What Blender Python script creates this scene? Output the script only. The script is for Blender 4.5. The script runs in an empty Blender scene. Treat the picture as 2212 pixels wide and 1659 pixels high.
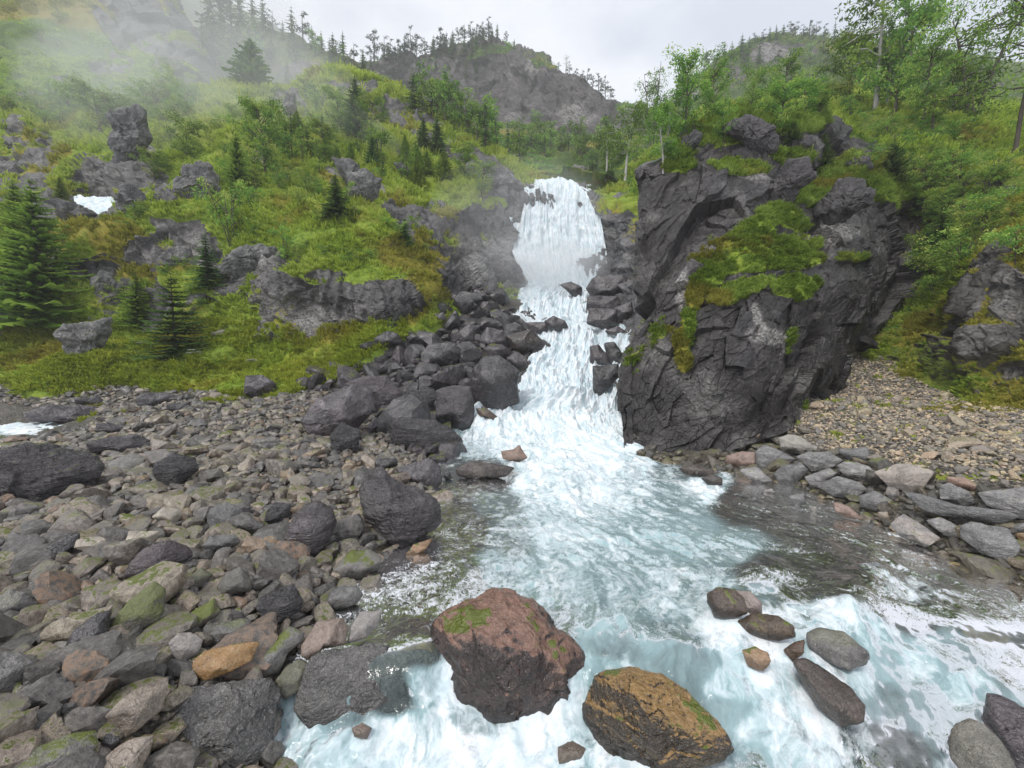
import bpy, bmesh, math, random
import numpy as np
from mathutils import Vector, Matrix
from mathutils.bvhtree import BVHTree
random.seed(7); rng = np.random.default_rng(7)
R = math.radians
scene = bpy.context.scene
col = scene.collection
# ------------------------------------------------------------------ camera
PITCH = 4.6
cam = bpy.data.objects.new('camera', bpy.data.cameras.new('camera')); col.objects.link(cam)
cam.data.sensor_width = 36; cam.data.lens = 14; cam.data.clip_start = 0.1; cam.data.clip_end = 3000
cam.location = (0, 0, 0); cam.rotation_euler = (R(90 - PITCH), 0, 0)
scene.camera = cam
# ------------------------------------------------------------------ sky, sun, exposure
SUN_EL, SUN_AZ = 54, -140          # degrees; azimuth from +y (up the valley), negative = to the left
w = bpy.data.worlds.new("World"); scene.world = w; w.use_nodes = True
wn = w.node_tree; wn.nodes.clear()
def wnode(t, **k):
    n = wn.nodes.new(t)
    for a, b in k.items(): setattr(n, a, b)
    return n
sky = wnode('ShaderNodeTexSky', sky_type='NISHITA', sun_disc=False)
sky.sun_elevation = R(SUN_EL); sky.sun_rotation = R(SUN_AZ); sky.air_density = 1.0; sky.dust_density = 2.0
bg1 = wnode('ShaderNodeBackground'); bg1.inputs[1].default_value = 0.12
wn.links.new(sky.outputs[0], bg1.inputs[0])
tc = wnode('ShaderNodeTexCoord')
mp = wnode('ShaderNodeMapping'); mp.inputs['Scale'].default_value = (1.0, 1.0, 2.2)
wn.links.new(tc.outputs['Generated'], mp.inputs[0])
nz = wnode('ShaderNodeTexNoise'); nz.inputs['Scale'].default_value = 2.3; nz.inputs['Detail'].default_value = 6; nz.inputs['Roughness'].default_value = .55
wn.links.new(mp.outputs[0], nz.inputs[0])
rp = wnode('ShaderNodeValToRGB')
rp.color_ramp.elements[0].position = .36; rp.color_ramp.elements[0].color = (.58, .62, .73, 1)
rp.color_ramp.elements[1].position = .58; rp.color_ramp.elements[1].color = (.93, .95, 1.0, 1)
wn.links.new(nz.outputs[0], rp.inputs[0])
bg2 = wnode('ShaderNodeBackground'); bg2.inputs[1].default_value = .80
wn.links.new(rp.outputs[0], bg2.inputs[0])
mx = wnode('ShaderNodeMixShader'); mx.inputs[0].default_value = .9
wn.links.new(bg1.outputs[0], mx.inputs[1]); wn.links.new(bg2.outputs[0], mx.inputs[2])
wo = wnode('ShaderNodeOutputWorld'); wn.links.new(mx.outputs[0], wo.inputs[0])
sl = bpy.data.lights.new('sun', 'SUN'); sl.energy = 1.5; sl.angle = R(14); sl.color = (1, .97, .92)
sun = bpy.data.objects.new('sun', sl); col.objects.link(sun)
sd = Vector((math.sin(R(SUN_AZ)) * math.cos(R(SUN_EL)), math.cos(R(SUN_AZ)) * math.cos(R(SUN_EL)), math.sin(R(SUN_EL))))
sun.rotation_euler = sd.to_track_quat('Z', 'Y').to_euler()
vs = scene.view_settings; vs.view_transform = 'Standard'; vs.look = 'None'; vs.gamma = 1; vs.use_curve_mapping = False
vs.exposure = 0.55
cy = scene.cycles
cy.max_bounces = 6; cy.diffuse_bounces = 2; cy.glossy_bounces = 2; cy.transmission_bounces = 2; cy.transparent_max_bounces = 8; cy.volume_bounces = 3
cy.use_denoising = True
# ------------------------------------------------------------------ view helpers: v = 2212 x 1659 frame
F = 2212 * 14 / 36.0
cp, sp_ = math.cos(R(PITCH)), math.sin(R(PITCH))
def ray(px, py):
    a = (px - 1106) / F; b = -(py - 829.5) / F
    return np.array([a, cp + b * sp_, -sp_ + b * cp])       # forward depth 1
def Pd(px, py, d): return ray(px, py) * d
def Pz(px, py, z):
    r = ray(px, py); return r * (z / r[2])
def proj(p):
    p = np.asarray(p, float)
    d = p[..., 1] * cp - p[..., 2] * sp_
    up = p[..., 1] * sp_ + p[..., 2] * cp
    d = np.where(d > .05, d, .05)
    return 1106 + F * p[..., 0] / d, 829.5 - F * up / d, d
ORG = {1: (0, 0), 2: (325, 0), 3: (650, 0), 4: (0, 237.5), 5: (325, 237.5), 6: (650, 237.5), 7: (0, 487.5), 8: (325, 487.5), 9: (650, 487.5)}
def Z(r, pts):
    o = ORG[r]; return [((o[0] + x * .15823) * 2.212, (o[1] + y * .15823) * 2.212) for x, y in pts]
# ------------------------------------------------------------------ numpy noise
def _h(ix, iy, iz, s):
    h = (ix.astype(np.int64) * 374761393 + iy.astype(np.int64) * 668265263 + iz.astype(np.int64) * 2147483647 + s * 1274126177) & 0xffffffff
    h = ((h ^ (h >> 13)) * 1274126177) & 0xffffffff
    h = ((h ^ (h >> 16)) * 2246822519) & 0xffffffff
    return ((h ^ (h >> 15)) & 0xffffff) / float(0x1000000)
def vnoise(p, s=0):
    i = np.floor(p); f = p - i; f = f * f * f * (f * (f * 6 - 15) + 10)
    x, y, z = i[:, 0], i[:, 1], i[:, 2]; out = 0
    for dx in (0, 1):
        wx = f[:, 0] if dx else 1 - f[:, 0]
        for dy in (0, 1):
            wy = f[:, 1] if dy else 1 - f[:, 1]
            for dz in (0, 1):
                wz = f[:, 2] if dz else 1 - f[:, 2]
                out = out + wx * wy * wz * _h(x + dx, y + dy, z + dz, s)
    return out * 2 - 1
def fbm(p, o=4, s=0, g=.5):
    a, t, q = 1., 0., p
    for k in range(o):
        t = t + a * vnoise(q, s + k * 17); q = q * 2.03 + 11.3; a *= g
    return t
def blocks(p, s=0, tilt=.9):
    i = np.floor(p); best = np.full(len(p), 1e9); val = np.zeros(len(p))
    for dx in (-1, 0, 1):
        for dy in (-1, 0, 1):
            for dz in (-1, 0, 1):
                c = i + np.array([dx, dy, dz])
                r1 = _h(c[:, 0], c[:, 1], c[:, 2], s); r2 = _h(c[:, 0], c[:, 1], c[:, 2], s + 5); r3 = _h(c[:, 0], c[:, 1], c[:, 2], s + 9)
                dv = p - (c + np.stack([r1, r2, r3], 1)); d = (dv ** 2).sum(1)
                m = d < best
                v = (r2 - .5) + tilt * ((r1 - .5) * dv[:, 0] + (r2 - .5) * dv[:, 1] + (r3 - .5) * dv[:, 2])
                best = np.where(m, d, best); val = np.where(m, v, val)
    return val
# ------------------------------------------------------------------ object helpers
def tag(o, label=None, cat=None, group=None, kind=None):
    if label: o['label'] = label
    if cat: o['category'] = cat
    if group: o['group'] = group
    if kind: o['kind'] = kind
    return o
def make_mesh(name, v, faces, mat, attrs=None, smooth=True, uv=None):
    me = bpy.data.meshes.new(name)
    v = np.asarray(v, np.float32); f = np.asarray(faces, np.int32); k = f.shape[1]
    me.vertices.add(len(v)); me.vertices.foreach_set('co', v.ravel())
    me.loops.add(f.size); me.loops.foreach_set('vertex_index', f.ravel())
    me.polygons.add(len(f)); me.polygons.foreach_set('loop_start', np.arange(0, f.size, k, dtype=np.int32))
    try: me.polygons.foreach_set('loop_total', np.full(len(f), k, np.int32))
    except Exception: pass
    me.polygons.foreach_set('use_smooth', np.full(len(f), smooth, bool))
    me.update(calc_edges=True)
    for n, a in (attrs or {}).items():
        at = me.attributes.new(n, 'FLOAT', 'POINT'); at.data.foreach_set('value', np.asarray(a, np.float32))
    if uv is not None:
        l = me.uv_layers.new(name='UVMap'); l.data.foreach_set('uv', np.asarray(uv, np.float32)[f.ravel()].ravel())
    if mat: me.materials.append(mat)
    return me
def link(name, me, parent=None, loc=None):
    o = bpy.data.objects.new(name, me); col.objects.link(o)
    if parent: o.parent = parent
    if loc is not None: o.location = loc
    return o
def empty(name, loc, rz=0, sc=1):
    o = bpy.data.objects.new(name, None); col.objects.link(o); o.location = loc; o.rotation_euler = (0, 0, rz)
    o.scale = (sc, sc, sc); o.empty_display_size = .3; return o
def grid_faces(nu, nv):
    i = np.arange(nv - 1)[:, None] * nu + np.arange(nu - 1)[None, :]
    i = i.ravel(); return np.stack([i, i + 1, i + nu + 1, i + nu], 1)
# ------------------------------------------------------------------ material helpers
class MT:
    def __init__(s, name):
        s.m = bpy.data.materials.new(name); s.m.use_nodes = True; s.t = s.m.node_tree; s.t.nodes.clear()
        s.out = s.t.nodes.new('ShaderNodeOutputMaterial')
    def n(s, typ, ins=None, **k):
        n = s.t.nodes.new('ShaderNode' + typ)
        for a, b in k.items(): setattr(n, a, b)
        for i, v in (ins or {}).items():
            if hasattr(v, 'links') or isinstance(v, bpy.types.NodeSocket): s.t.links.new(v, n.inputs[i])
            else: n.inputs[i].default_value = v
        return n
    def attr(s, name, typ='GEOMETRY'): return s.n('Attribute', attribute_name=name, attribute_type=typ).outputs['Fac']
    def noise(s, vec, scale, detail=4, rough=.55, dist=0): return s.n('TexNoise', {'Vector': vec, 'Scale': scale, 'Detail': detail, 'Roughness': rough, 'Distortion': dist}).outputs[0]
    def ramp(s, fac, *st):
        n = s.n('ValToRGB', {0: fac}); e = n.color_ramp.elements
        while len(e) < len(st): e.new(.5)
        for q, (p, c) in zip(e, st):
            q.position = p; q.color = (*c, 1) if not isinstance(c, (int, float)) else (c, c, c, 1)
        return n.outputs[0]
    def math(s, op, a, b=0, clamp=False): return s.n('Math', {0: a, 1: b}, operation=op, use_clamp=clamp).outputs[0]
    def mix(s, f, a, b, mode='MIX'):
        n = s.n('Mix', data_type='RGBA', blend_type=mode)
        for i, v in ((0, f), (6, a), (7, b)):
            if isinstance(v, bpy.types.NodeSocket): s.t.links.new(v, n.inputs[i])
            else: n.inputs[i].default_value = (*v, 1) if isinstance(v, tuple) else v
        return n.outputs[2]
    def map(s, vec, scale=(1, 1, 1), rot=(0, 0, 0)): return s.n('Mapping', {'Vector': vec, 'Scale': scale, 'Rotation': rot}).outputs[0]
    def bump(s, h, strength, dist): return s.n('Bump', {'Height': h, 'Strength': strength, 'Distance': dist}).outputs[0]
    def bsdf(s, color, rough, normal=None, spec=.5, **k):
        ins = {'Base Color': color, 'Roughness': rough, 'Specular IOR Level': spec}; ins.update(k)
        if normal is not None: ins['Normal'] = normal
        return s.n('BsdfPrincipled', ins).outputs[0]
    def done(s, sh, vol=None):
        if sh is not None: s.t.links.new(sh, s.out.inputs[0])
        if vol is not None: s.t.links.new(vol, s.out.inputs[1])
        return s.m
def rockmat(name, cols, rnd=None, scale=1.0, speck=.3, moss=.0, rough=.42, strata=None, bump=.5, top=None, var=.5, warm=0.):
    """stone: mottled base colours, mineral speckles, cracks, moss on upward faces"""
    m = MT(name); tcn = m.n('TexCoord'); ob = tcn.outputs['Object']
    if rnd == 'obj': r = m.n('ObjectInfo').outputs['Random']
    elif rnd: r = m.attr(rnd)
    else: r = None
    if r is not None:
        off = m.n('CombineXYZ', {0: m.math('MULTIPLY', r, 37.), 1: m.math('MULTIPLY', r, 91.), 2: 0.}).outputs[0]
        ob = m.n('VectorMath', {0: ob, 1: off}, operation='ADD').outputs[0]
    if strata: ov = m.map(ob, (strata[0], strata[1], strata[2]), strata[3])
    else: ov = ob
    n1 = m.noise(ov, 1.6 * scale, 6, .62, .3); n2 = m.noise(ob, 9 * scale, 4, .7); n3 = m.noise(ob, 46 * scale, 3, .6)
    c = m.ramp(m.math('ADD', m.math('MULTIPLY', n1, .65), m.math('MULTIPLY', n2, .35)), (.33, cols[0]), (.5, cols[1]), (.68, cols[2]))
    if r is not None:
        r2 = m.math('FRACT', m.math('MULTIPLY', r, 7.31)); r3 = m.math('FRACT', m.math('MULTIPLY', r, 23.7))
        hs = m.n('HueSaturation', {'Hue': m.math('ADD', .485, m.math('MULTIPLY', r3, .035)), 'Saturation': m.math('ADD', .55, m.math('MULTIPLY', r2, 1.0)), 'Value': m.math('ADD', 1 - var * .8, m.math('MULTIPLY', m.math('POWER', r2, 1.3), var * 2.4)), 'Color': c})
        c = hs.outputs[0]
        wm = m.ramp(r3, (.86, 0.), (.93, warm))
        c = m.mix(m.math('MULTIPLY', wm, m.ramp(n1, (.4, 0.), (.6, 1.))), c, (.30, .16, .08))
    c = m.mix(m.math('MULTIPLY', m.ramp(n3, (.56, 0.), (.7, 1.)), speck), c, tuple(min(.6, q * 2.6 + .04) for q in cols[2]))
    c = m.mix(m.math('MULTIPLY', m.ramp(n3, (.3, 1.), (.42, 0.)), .55), c, tuple(q * .3 for q in cols[0]))
    vz = m.n('TexVoronoi', {'Vector': m.n('VectorMath', {0: ob, 1: m.n('TexNoise', {'Vector': ob, 'Scale': 2. * scale, 'Detail': 3}).outputs['Color']}, operation='ADD').outputs[0], 'Scale': 1.3 * scale}, feature='DISTANCE_TO_EDGE').outputs[0]
    crack = m.math('MULTIPLY', m.ramp(vz, (.0, 1.), (.018, 0.)), m.ramp(n1, (.45, 0.), (.6, 1.)))
    c = m.mix(m.math('MULTIPLY', crack, .55), c, tuple(q * .35 for q in cols[0]))
    ge = m.n('NewGeometry'); nzc = m.n('SeparateXYZ', {0: ge.outputs['Normal']}).outputs[2]
    if top:
        tf = m.ramp(m.math('ADD', nzc, m.math('MULTIPLY', m.math('SUBTRACT', n1, .5), 1.6)), (top[1], 0.), (top[1] + .22, 1.))
        c = m.mix(tf, c, m.mix(m.ramp(n2, (.35, 0.), (.65, 1.)), tuple(q * .55 for q in top[0]), top[0]))
    if moss > 0:
        mf = m.ramp(m.math('ADD', m.math('MULTIPLY', nzc, .35), m.math('ADD', n1, m.math('MULTIPLY', n2, .25))), (1.02 - moss * .34, 0.), (1.12 - moss * .34, 1.))
        if r is not None: mf = m.math('MULTIPLY', mf, m.ramp(r2, (.35, 0.), (.6, 1.)))
        c = m.mix(mf, c, m.mix(n3, (.045, .065, .008), (.15, .17, .02)))
    wt = m.math('MULTIPLY', m.attr('wet'), m.ramp(n1, (.3, .7), (.5, 1.)))
    c = m.mix(m.math('MULTIPLY', wt, .62), c, tuple(q * .5 for q in cols[0]))
    h = m.math('ADD', m.math('MULTIPLY', n1, .8), m.math('ADD', m.math('MULTIPLY', n2, .4), m.math('MULTIPLY', n3, .1)))
    h = m.math('SUBTRACT', h, m.math('MULTIPLY', crack, .12))
    if strata:
        h = m.math('ADD', h, m.math('MULTIPLY', m.noise(ov, 7 * scale, 3, .6), .5))
    rg = m.ramp(n2, (.3, max(.12, rough - .16)), (.7, rough + .12))
    rg = m.math('MULTIPLY', rg, m.math('SUBTRACT', 1., m.math('MULTIPLY', wt, .5)))
    return m.done(m.bsdf(c, rg, m.bump(h, bump, .16 / scale), .6))
# ------------------------------------------------------------------ land: lofted sheets through measured profile lines
def hermite(P, t, T):
    """P (n,k) values at params t, evaluated at T, tangents limited"""
    n = len(P); dt = np.diff(t)[:, None]; s = np.diff(P, axis=0) / dt
    m = np.zeros_like(P); m[0] = s[0]; m[-1] = s[-1]
    if n > 2: m[1:-1] = (s[:-1] * dt[1:] + s[1:] * dt[:-1]) / (dt[1:] + dt[:-1])
    i = np.clip(np.searchsorted(t, T) - 1, 0, n - 2); h = (t[i + 1] - t[i])[:, None]; x = ((T - t[i])[:, None]) / h
    return (2 * x**3 - 3 * x**2 + 1) * P[i] + (x**3 - 2 * x**2 + x) * h * m[i] + (-2 * x**3 + 3 * x**2) * P[i + 1] + (x**3 - x**2) * h * m[i + 1]
def loft(rows, nu, nv, even=True):
    RR = []
    for row in rows:
        pts = np.array([Pd(*q) for q in row]); px = np.array([q[:2] for q in row], float)
        t = np.r_[0, np.cumsum(np.hypot(*np.diff(px, axis=0).T) + 1)]; t /= t[-1]
        RR.append(hermite(pts, t, np.linspace(0, 1, nu)))
    A = np.array(RR)                                             # nr,nu,3
    x, y, d = proj(A)
    step = np.hypot(np.diff(x, axis=0), np.diff(y, axis=0)).mean(1) + 12
    t = np.r_[0, np.cumsum(step)]; t /= t[-1]
    B = hermite(A.reshape(len(rows), -1), t, np.linspace(0, 1, nv))
    return B.reshape(nv, nu, 3)
def grid_normals(P):
    du = np.gradient(P, axis=1); dv = np.gradient(P, axis=0)
    n = np.cross(du, dv); n /= np.linalg.norm(n, axis=2, keepdims=True) + 1e-9
    c = -(n * P).sum(2)
    if np.median(c) < 0: n = -n
    return n
def blobmask(x, y, blobs, warp):
    out = np.zeros_like(x)
    for b in blobs:
        bx, by, rx, ry = b[:4]; a = R(b[4]) if len(b) > 4 else 0
        ux = (x - bx) * math.cos(a) + (y - by) * math.sin(a); uy = -(x - bx) * math.sin(a) + (y - by) * math.cos(a)
        out = np.maximum(out, 1.35 - np.sqrt((ux / rx) ** 2 + (uy / ry) ** 2))
    return np.clip((out + warp) * 2.2, 0, 1)
LAND = {}
def landform(name, rows, nu, nv, mat, veg0, rock=(), green=(), dry=(), pale=(), A=.6, S=.35, fb=.5, fs=.3, seed=0, slope=1.0, skirt=None, flat=False, dip=(.35, .3, .5), vz=.9, bw=(.42, .2, .08)):
    P = loft(rows, nu, nv)
    if skirt == 'first': P = np.concatenate([P[:1] - np.array([0, 0, 4.]), P[:1] - np.array([0, 0, 1.]), P])
    if skirt == 'last': P = np.concatenate([P, P[-1:] - np.array([0, 0, 1.]), P[-1:] - np.array([0, 0, 4.])])
    nv = P.shape[0]
    n = grid_normals(P); p = P.reshape(-1, 3); nn = n.reshape(-1, 3)
    x, y, d = proj(p)
    wp = .25 * fbm(p * fs * 1.5, 4, seed + 3)
    rk = blobmask(x, y, rock, wp); gr = blobmask(x, y, green, wp); dr = blobmask(x, y, dry, wp); pl = blobmask(x, y, pale, wp)
    veg = np.clip(veg0 + slope * (nn[:, 2] - .45) - rk * 1.2 + gr * 1.3 + .55 * fbm(p * fs, 4, seed + 8), 0, 1)
    rockness = 1 - np.clip(veg * 1.2 - .1, 0, 1)
    rm = np.array(Matrix.Rotation(dip[0], 3, 'Y') @ Matrix.Rotation(dip[1], 3, 'X'))
    q = (p + np.stack([fbm(p * S, 2, seed + 40), fbm(p * S, 2, seed + 41), fbm(p * S, 2, seed + 42)], 1) * .10 / S) @ rm.T; q[:, 2] *= dip[2]
    disp = (.35 + .65 * rockness) * A * (blocks(q * S, seed, 1.3) + bw[0] * blocks(q * S * 2.3 + 5, seed + 3, 1.3) + bw[1] * blocks(q * S * 5.5, seed + 6, 1.3) + bw[2] * blocks(q * S * 13, seed + 7, 1.3)) + fb * fbm(p * fs, 5, seed + 1, .42)
    disp = disp + gr * .2 * A
    p2 = p + nn * disp[:, None]
    n2 = grid_normals(p2.reshape(P.shape)).reshape(-1, 3)
    veg = np.clip(veg + vz * (n2[:, 2] - .35), 0, 1) * np.clip(veg * 3, 0, 1)
    dryv = np.clip(dr + .5 * fbm(p * fs * .7, 3, seed + 30), 0, 1)
    me = make_mesh(name, p2, grid_faces(nu, nv), mat, {'veg': veg, 'dry': dryv, 'pale': pl}, smooth=not flat)
    o = tag(link(name, me), kind='structure')
    LAND[name] = dict(p=p2, n=n2, veg=veg, dry=dryv, f=grid_faces(nu, nv), o=o)
    return o
def hillmat(name, g, rk, gs=1.0, rs=1.0, rough=.5, bump=.6):
    m = MT(name); tcn = m.n('TexCoord'); ob = tcn.outputs['Object']
    veg, dry, pale = m.attr('veg'), m.attr('dry'), m.attr('pale')
    a = m.noise(ob, .9 * gs, 5, .65); b = m.noise(ob, 5 * gs, 4, .7); c3 = m.noise(ob, .22 * gs, 3)
    gc = m.ramp(m.math('ADD', m.math('MULTIPLY', a, .5), m.math('MULTIPLY', b, .5)), (.3, g[0]), (.5, g[1]), (.68, g[2]))
    gc = m.mix(m.ramp(m.math('ADD', dry, m.math('MULTIPLY', m.math('SUBTRACT', b, .5), 1.2)), (.3, 0.), (.8, .85)), gc, m.mix(m.ramp(a, (.4, 0.), (.62, 1.)), (.25, .22, .035), (.26, .19, .035)))
    rv = m.map(ob, (1, 1, 1.6), (.3, .5, .4))
    r1 = m.noise(rv, .8 * rs, 6, .62, .4); r2 = m.noise(rv, 6 * rs, 4, .7); r3 = m.noise(ob, 26 * rs, 3, .6)
    rc = m.ramp(m.math('ADD', m.math('MULTIPLY', r1, .6), m.math('MULTIPLY', r2, .4)), (.34, rk[0]), (.5, rk[1]), (.66, rk[2]))
    rc = m.mix(m.math('MULTIPLY', pale, m.ramp(r2, (.4, .1), (.6, .9))), rc, (.34, .32, .30))
    rc = m.mix(m.math('MULTIPLY', m.ramp(r3, (.6, 0.), (.7, 1.)), .5), rc, tuple(min(.6, q * 2.2 + .05) for q in rk[2]))
    st = m.ramp(m.noise(m.map(ob, (.9 * rs, .9 * rs, .12 * rs)), 1.2, 5, .6), (.5, 0.), (.64, 1.))
    rc = m.mix(m.math('MULTIPLY', st, .35), rc, tuple(q * .4 for q in rk[0]))
    vd = m.n('TexVoronoi', {'Vector': m.n('VectorMath', {0: rv, 1: m.n('TexNoise', {'Vector': ob, 'Scale': 1.2 * rs, 'Detail': 3}).outputs['Color']}, operation='ADD').outputs[0], 'Scale': .9 * rs}, feature='DISTANCE_TO_EDGE').outputs[0]
    ck = m.ramp(vd, (0., 1.), (.03, 0.))
    rc = m.mix(m.math('MULTIPLY', ck, .6), rc, tuple(q * .3 for q in rk[0]))
    f = m.ramp(m.math('ADD', veg, m.math('MULTIPLY', m.math('SUBTRACT', b, .5), .9)), (.38, 0.), (.5, 1.))
    cc = m.mix(f, rc, gc)
    h = m.math('ADD', m.math('MULTIPLY', r1, .8), m.math('ADD', m.math('MULTIPLY', r2, .4), m.math('MULTIPLY', ck, -.12)))
    h2 = m.math('ADD', m.math('MULTIPLY', b, .5), m.math('MULTIPLY', r3, .2))
    hh = m.n('Mix', {0: f, 2: h, 3: h2}).outputs[0]
    rg = m.n('Mix', {0: f, 2: rough, 3: .85}).outputs[0]
    sp = m.n('Mix', {0: f, 2: .5, 3: .2}).outputs[0]
    return m.done(m.bsdf(cc, rg, m.bump(hh, bump, .25 / rs), sp))
GREEN = ((.06, .095, .014), (.18, .25, .03), (.33, .40, .055))
GREEN_D = ((.03, .055, .015), (.07, .11, .025), (.13, .18, .04))
ROCKD = ((.022, .02, .022), (.05, .046, .05), (.11, .10, .105))
ROCKG = ((.05, .048, .05), (.12, .115, .12), (.25, .24, .24))
m_hill = hillmat('hillside_ground', GREEN, ((.018, .017, .017), (.055, .051, .05), (.17, .16, .155)), .8, .8)
m_cliff = hillmat('cliff_ground', ((.06, .10, .03), (.11, .17, .045), (.19, .25, .07)), ((.025, .022, .024), (.055, .05, .054), (.12, .11, .115)), .2, .25)
m_crag = hillmat('crag_ground', ((.09, .13, .018), (.20, .27, .035), (.32, .37, .06)), ((.010, .0085, .008), (.026, .022, .0215), (.085, .074, .072)), 1.2, 1.1, .36, .8)
m_mtn = hillmat('mountain_ground', GREEN_D, ((.026, .021, .021), (.07, .058, .058), (.18, .155, .15)), .1, .12, .7)
m_bank = hillmat('bank_ground', ((.045, .07, .014), (.11, .155, .025), (.21, .24, .04)), ((.02, .018, .016), (.05, .045, .04), (.12, .11, .1)), 1.2, 1.0)

# ---- left hillside between the beach and the rocky ridge
landform('hillside', [
 [(-500,860,24),(0,850,26),(150,860,26.3),(300,850,27),(450,862,26.2),(560,880,25.3),(680,850,26.3),(780,800,28),(860,745,30.5),(915,730,32),(975,690,36),(1050,655,41),(1120,640,45)],
 [(-500,800,26),(0,812,27.2),(150,822,27.4),(300,815,28),(450,826,27.2),(560,842,26.4),(680,812,27.4),(775,755,29.5),(850,702,31.8),(905,695,33),(965,655,37),(1040,615,42),(1100,600,46)],
 [(-500,700,32),(0,735,31.5),(150,740,31.8),(300,745,32.4),(450,742,32.2),(560,735,31.8),(680,722,31.6),(800,712,31.2),(860,690,31.8),(910,660,33.5),(970,605,38),(1040,560,44),(1100,560,48)],
 [(-500,590,34),(0,610,33.4),(150,612,33.6),(300,605,34.2),(420,610,34.2),(560,605,33.6),(650,585,31.8),(760,610,31.8),(860,625,32.2),(925,620,34.6),(975,575,39.5),(1035,520,46),(1110,520,50)],
 [(-500,470,40),(0,500,38),(150,490,37),(260,463,38),(350,452,38),(470,462,38),(580,520,36.5),(690,500,36.5),(790,490,37),(860,540,37),(930,550,40),(990,505,45),(1060,462,50),(1125,470,51)],
 [(-500,380,52),(0,400,50),(100,420,48),(210,452,52),(300,425,47),(430,420,44),(560,400,45),(680,400,46),(780,395,47),(860,430,46),(950,455,47),(1010,430,50),(1080,405,52),(1140,400,53.5)],
 [(-500,300,66),(0,330,60),(150,330,58),(260,330,55),(380,340,54),(500,300,55),(620,280,59),(740,290,60),(850,330,60),(950,370,58),(1040,392,57),(1110,400,56),(1165,400,56)],
 [(-500,200,80),(0,240,75),(150,250,72),(300,240,70),(430,215,72),(540,200,74),(640,205,76),(700,175,77),(780,185,77),(860,225,77),(950,275,75),(1040,335,70),(1100,372,66),(1165,398,60)],
 [(-500,180,86),(0,225,80),(150,235,78),(300,225,76),(430,195,78),(540,186,80),(640,188,82),(700,150,83),(775,165,83),(860,195,83),(950,240,81),(1040,300,76),(1100,345,70),(1170,395,62)],
 [(-500,260,100),(0,280,95),(150,280,92),(300,280,90),(430,250,90),(540,240,92),(640,240,95),(700,200,95),(780,210,95),(860,240,93),(950,280,90),(1040,330,84),(1110,370,76),(1180,402,66)]],
 620, 560, m_hill, .95,
 rock=[(700,655,140,38),(600,620,45,30),(840,640,50,35),(620,700,60,40),(420,520,45,45),(560,560,70,28),(965,520,90,42,20),(880,450,50,40,40),(800,395,45,35),(740,375,35,30),(960,545,60,60),
  (1000,590,60,50),(1060,520,70,90),(1090,440,40,40),(770,205,60,22,10),(825,232,70,28,22),(895,268,75,30,30),(960,308,60,30,40),(1020,350,60,28,48),(1075,380,50,24,45),(30,390,90,55),(60,300,70,40,30),(120,440,60,35),(250,640,40,40),(20,640,60,60),
  (290,330,40,60),(330,400,40,40),(620,230,50,30),(760,190,60,18),(330,660,30,60),(480,590,50,40),(700,600,40,15),(220,400,90,40),(180,455,80,28),(80,560,40,30),(190,590,60,25),(560,330,30,20),(880,330,30,12),(360,460,30,40),(300,540,30,22),(430,665,30,30)],
 green=[(700,530,90,40,15),(820,540,90,40,25),(930,640,20,60),(650,480,110,30),(850,400,80,14,35),(480,690,70,40),(760,165,100,8),(380,470,60,12)],
 dry=[(950,600,45,60),(890,650,30,60),(120,500,80,40),(250,520,60,40),(300,560,100,30),(880,560,60,40),(960,480,30,30),(60,760,80,40),(100,340,60,20),(930,610,60,30)],
 pale=[(680,700,60,30),(180,720,70,50),(30,650,60,40),(560,545,60,30),(800,385,40,35),(740,400,30,50),(420,540,30,30),(1060,560,60,60),(290,280,50,60)],
 A=1.0, S=.33, fb=.7, fs=.22, seed=1, slope=.7, skirt='first')
# ---- high misty cliff at the upper left
landform('cliff', [
 [(-700,-500,170),(-50,-450,170),(120,-320,165),(250,-180,160),(360,-60,165),(400,20,190)],
 [(-700,-350,140),(-50,-330,140),(120,-200,140),(250,-100,140),(345,-30,140),(385,25,160)],
 [(-700,-100,120),(-50,-60,120),(120,-10,122),(270,20,125),(408,52,130),(432,90,145)],
 [(-700,60,100),(-50,80,105),(120,90,108),(280,100,112),(440,108,120),(462,130,135)],
 [(-700,180,85),(-50,180,88),(120,190,90),(280,180,98),(468,178,112),(478,195,125)],
 [(-700,320,70),(-50,320,72),(120,320,76),(280,300,85),(440,270,95),(480,280,108)]],
 360, 320, m_cliff, .95, rock=[(330,60,120,45,40),(390,110,120,50,50),(400,60,60,40,50),(455,160,40,60),(300,40,60,40,60),(230,130,50,25),(60,210,60,30,30),(140,175,40,25),(430,150,40,60),(240,60,50,14,50),(60,300,80,50),(370,190,50,20)],
 pale=[(120,130,30,26)], dry=[(200,20,200,40)], A=3.0, S=.07, fb=2.2, fs=.05, seed=11, slope=.9)
# ---- spruce ridge behind, upper left
landform('forest_ridge', [
 [(380,200,190),(440,140,190),(520,100,185),(600,120,180),(700,150,175),(800,180,170),(900,230,165)],
 [(350,130,170),(430,75,170),(500,60,165),(570,72,160),(650,92,155),(720,115,150),(800,155,145),(880,200,140)],
 [(350,200,150),(430,190,150),(520,170,145),(600,170,140),(700,190,135),(800,215,130),(900,260,125)],
 [(350,330,110),(450,300,110),(560,280,110),(700,280,108),(800,300,105),(900,330,100)]],
 160, 120, m_mtn, 1.0, rock=[(620,160,60,22),(700,170,50,20),(450,170,26,60)], A=3, S=.08, fb=2.5, fs=.08, seed=21)
landform('distant_mountain', [
 [(100,200,620),(300,60,620),(450,-10,620),(560,40,620),(700,200,620)],
 [(100,210,520),(300,70,520),(380,-6,520),(440,35,520),(520,80,520),(700,220,520)],
 [(100,400,420),(380,380,420),(700,400,420)]], 80, 60, m_mtn, .3, A=10, S=.01, fb=8, fs=.02, seed=25)
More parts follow.
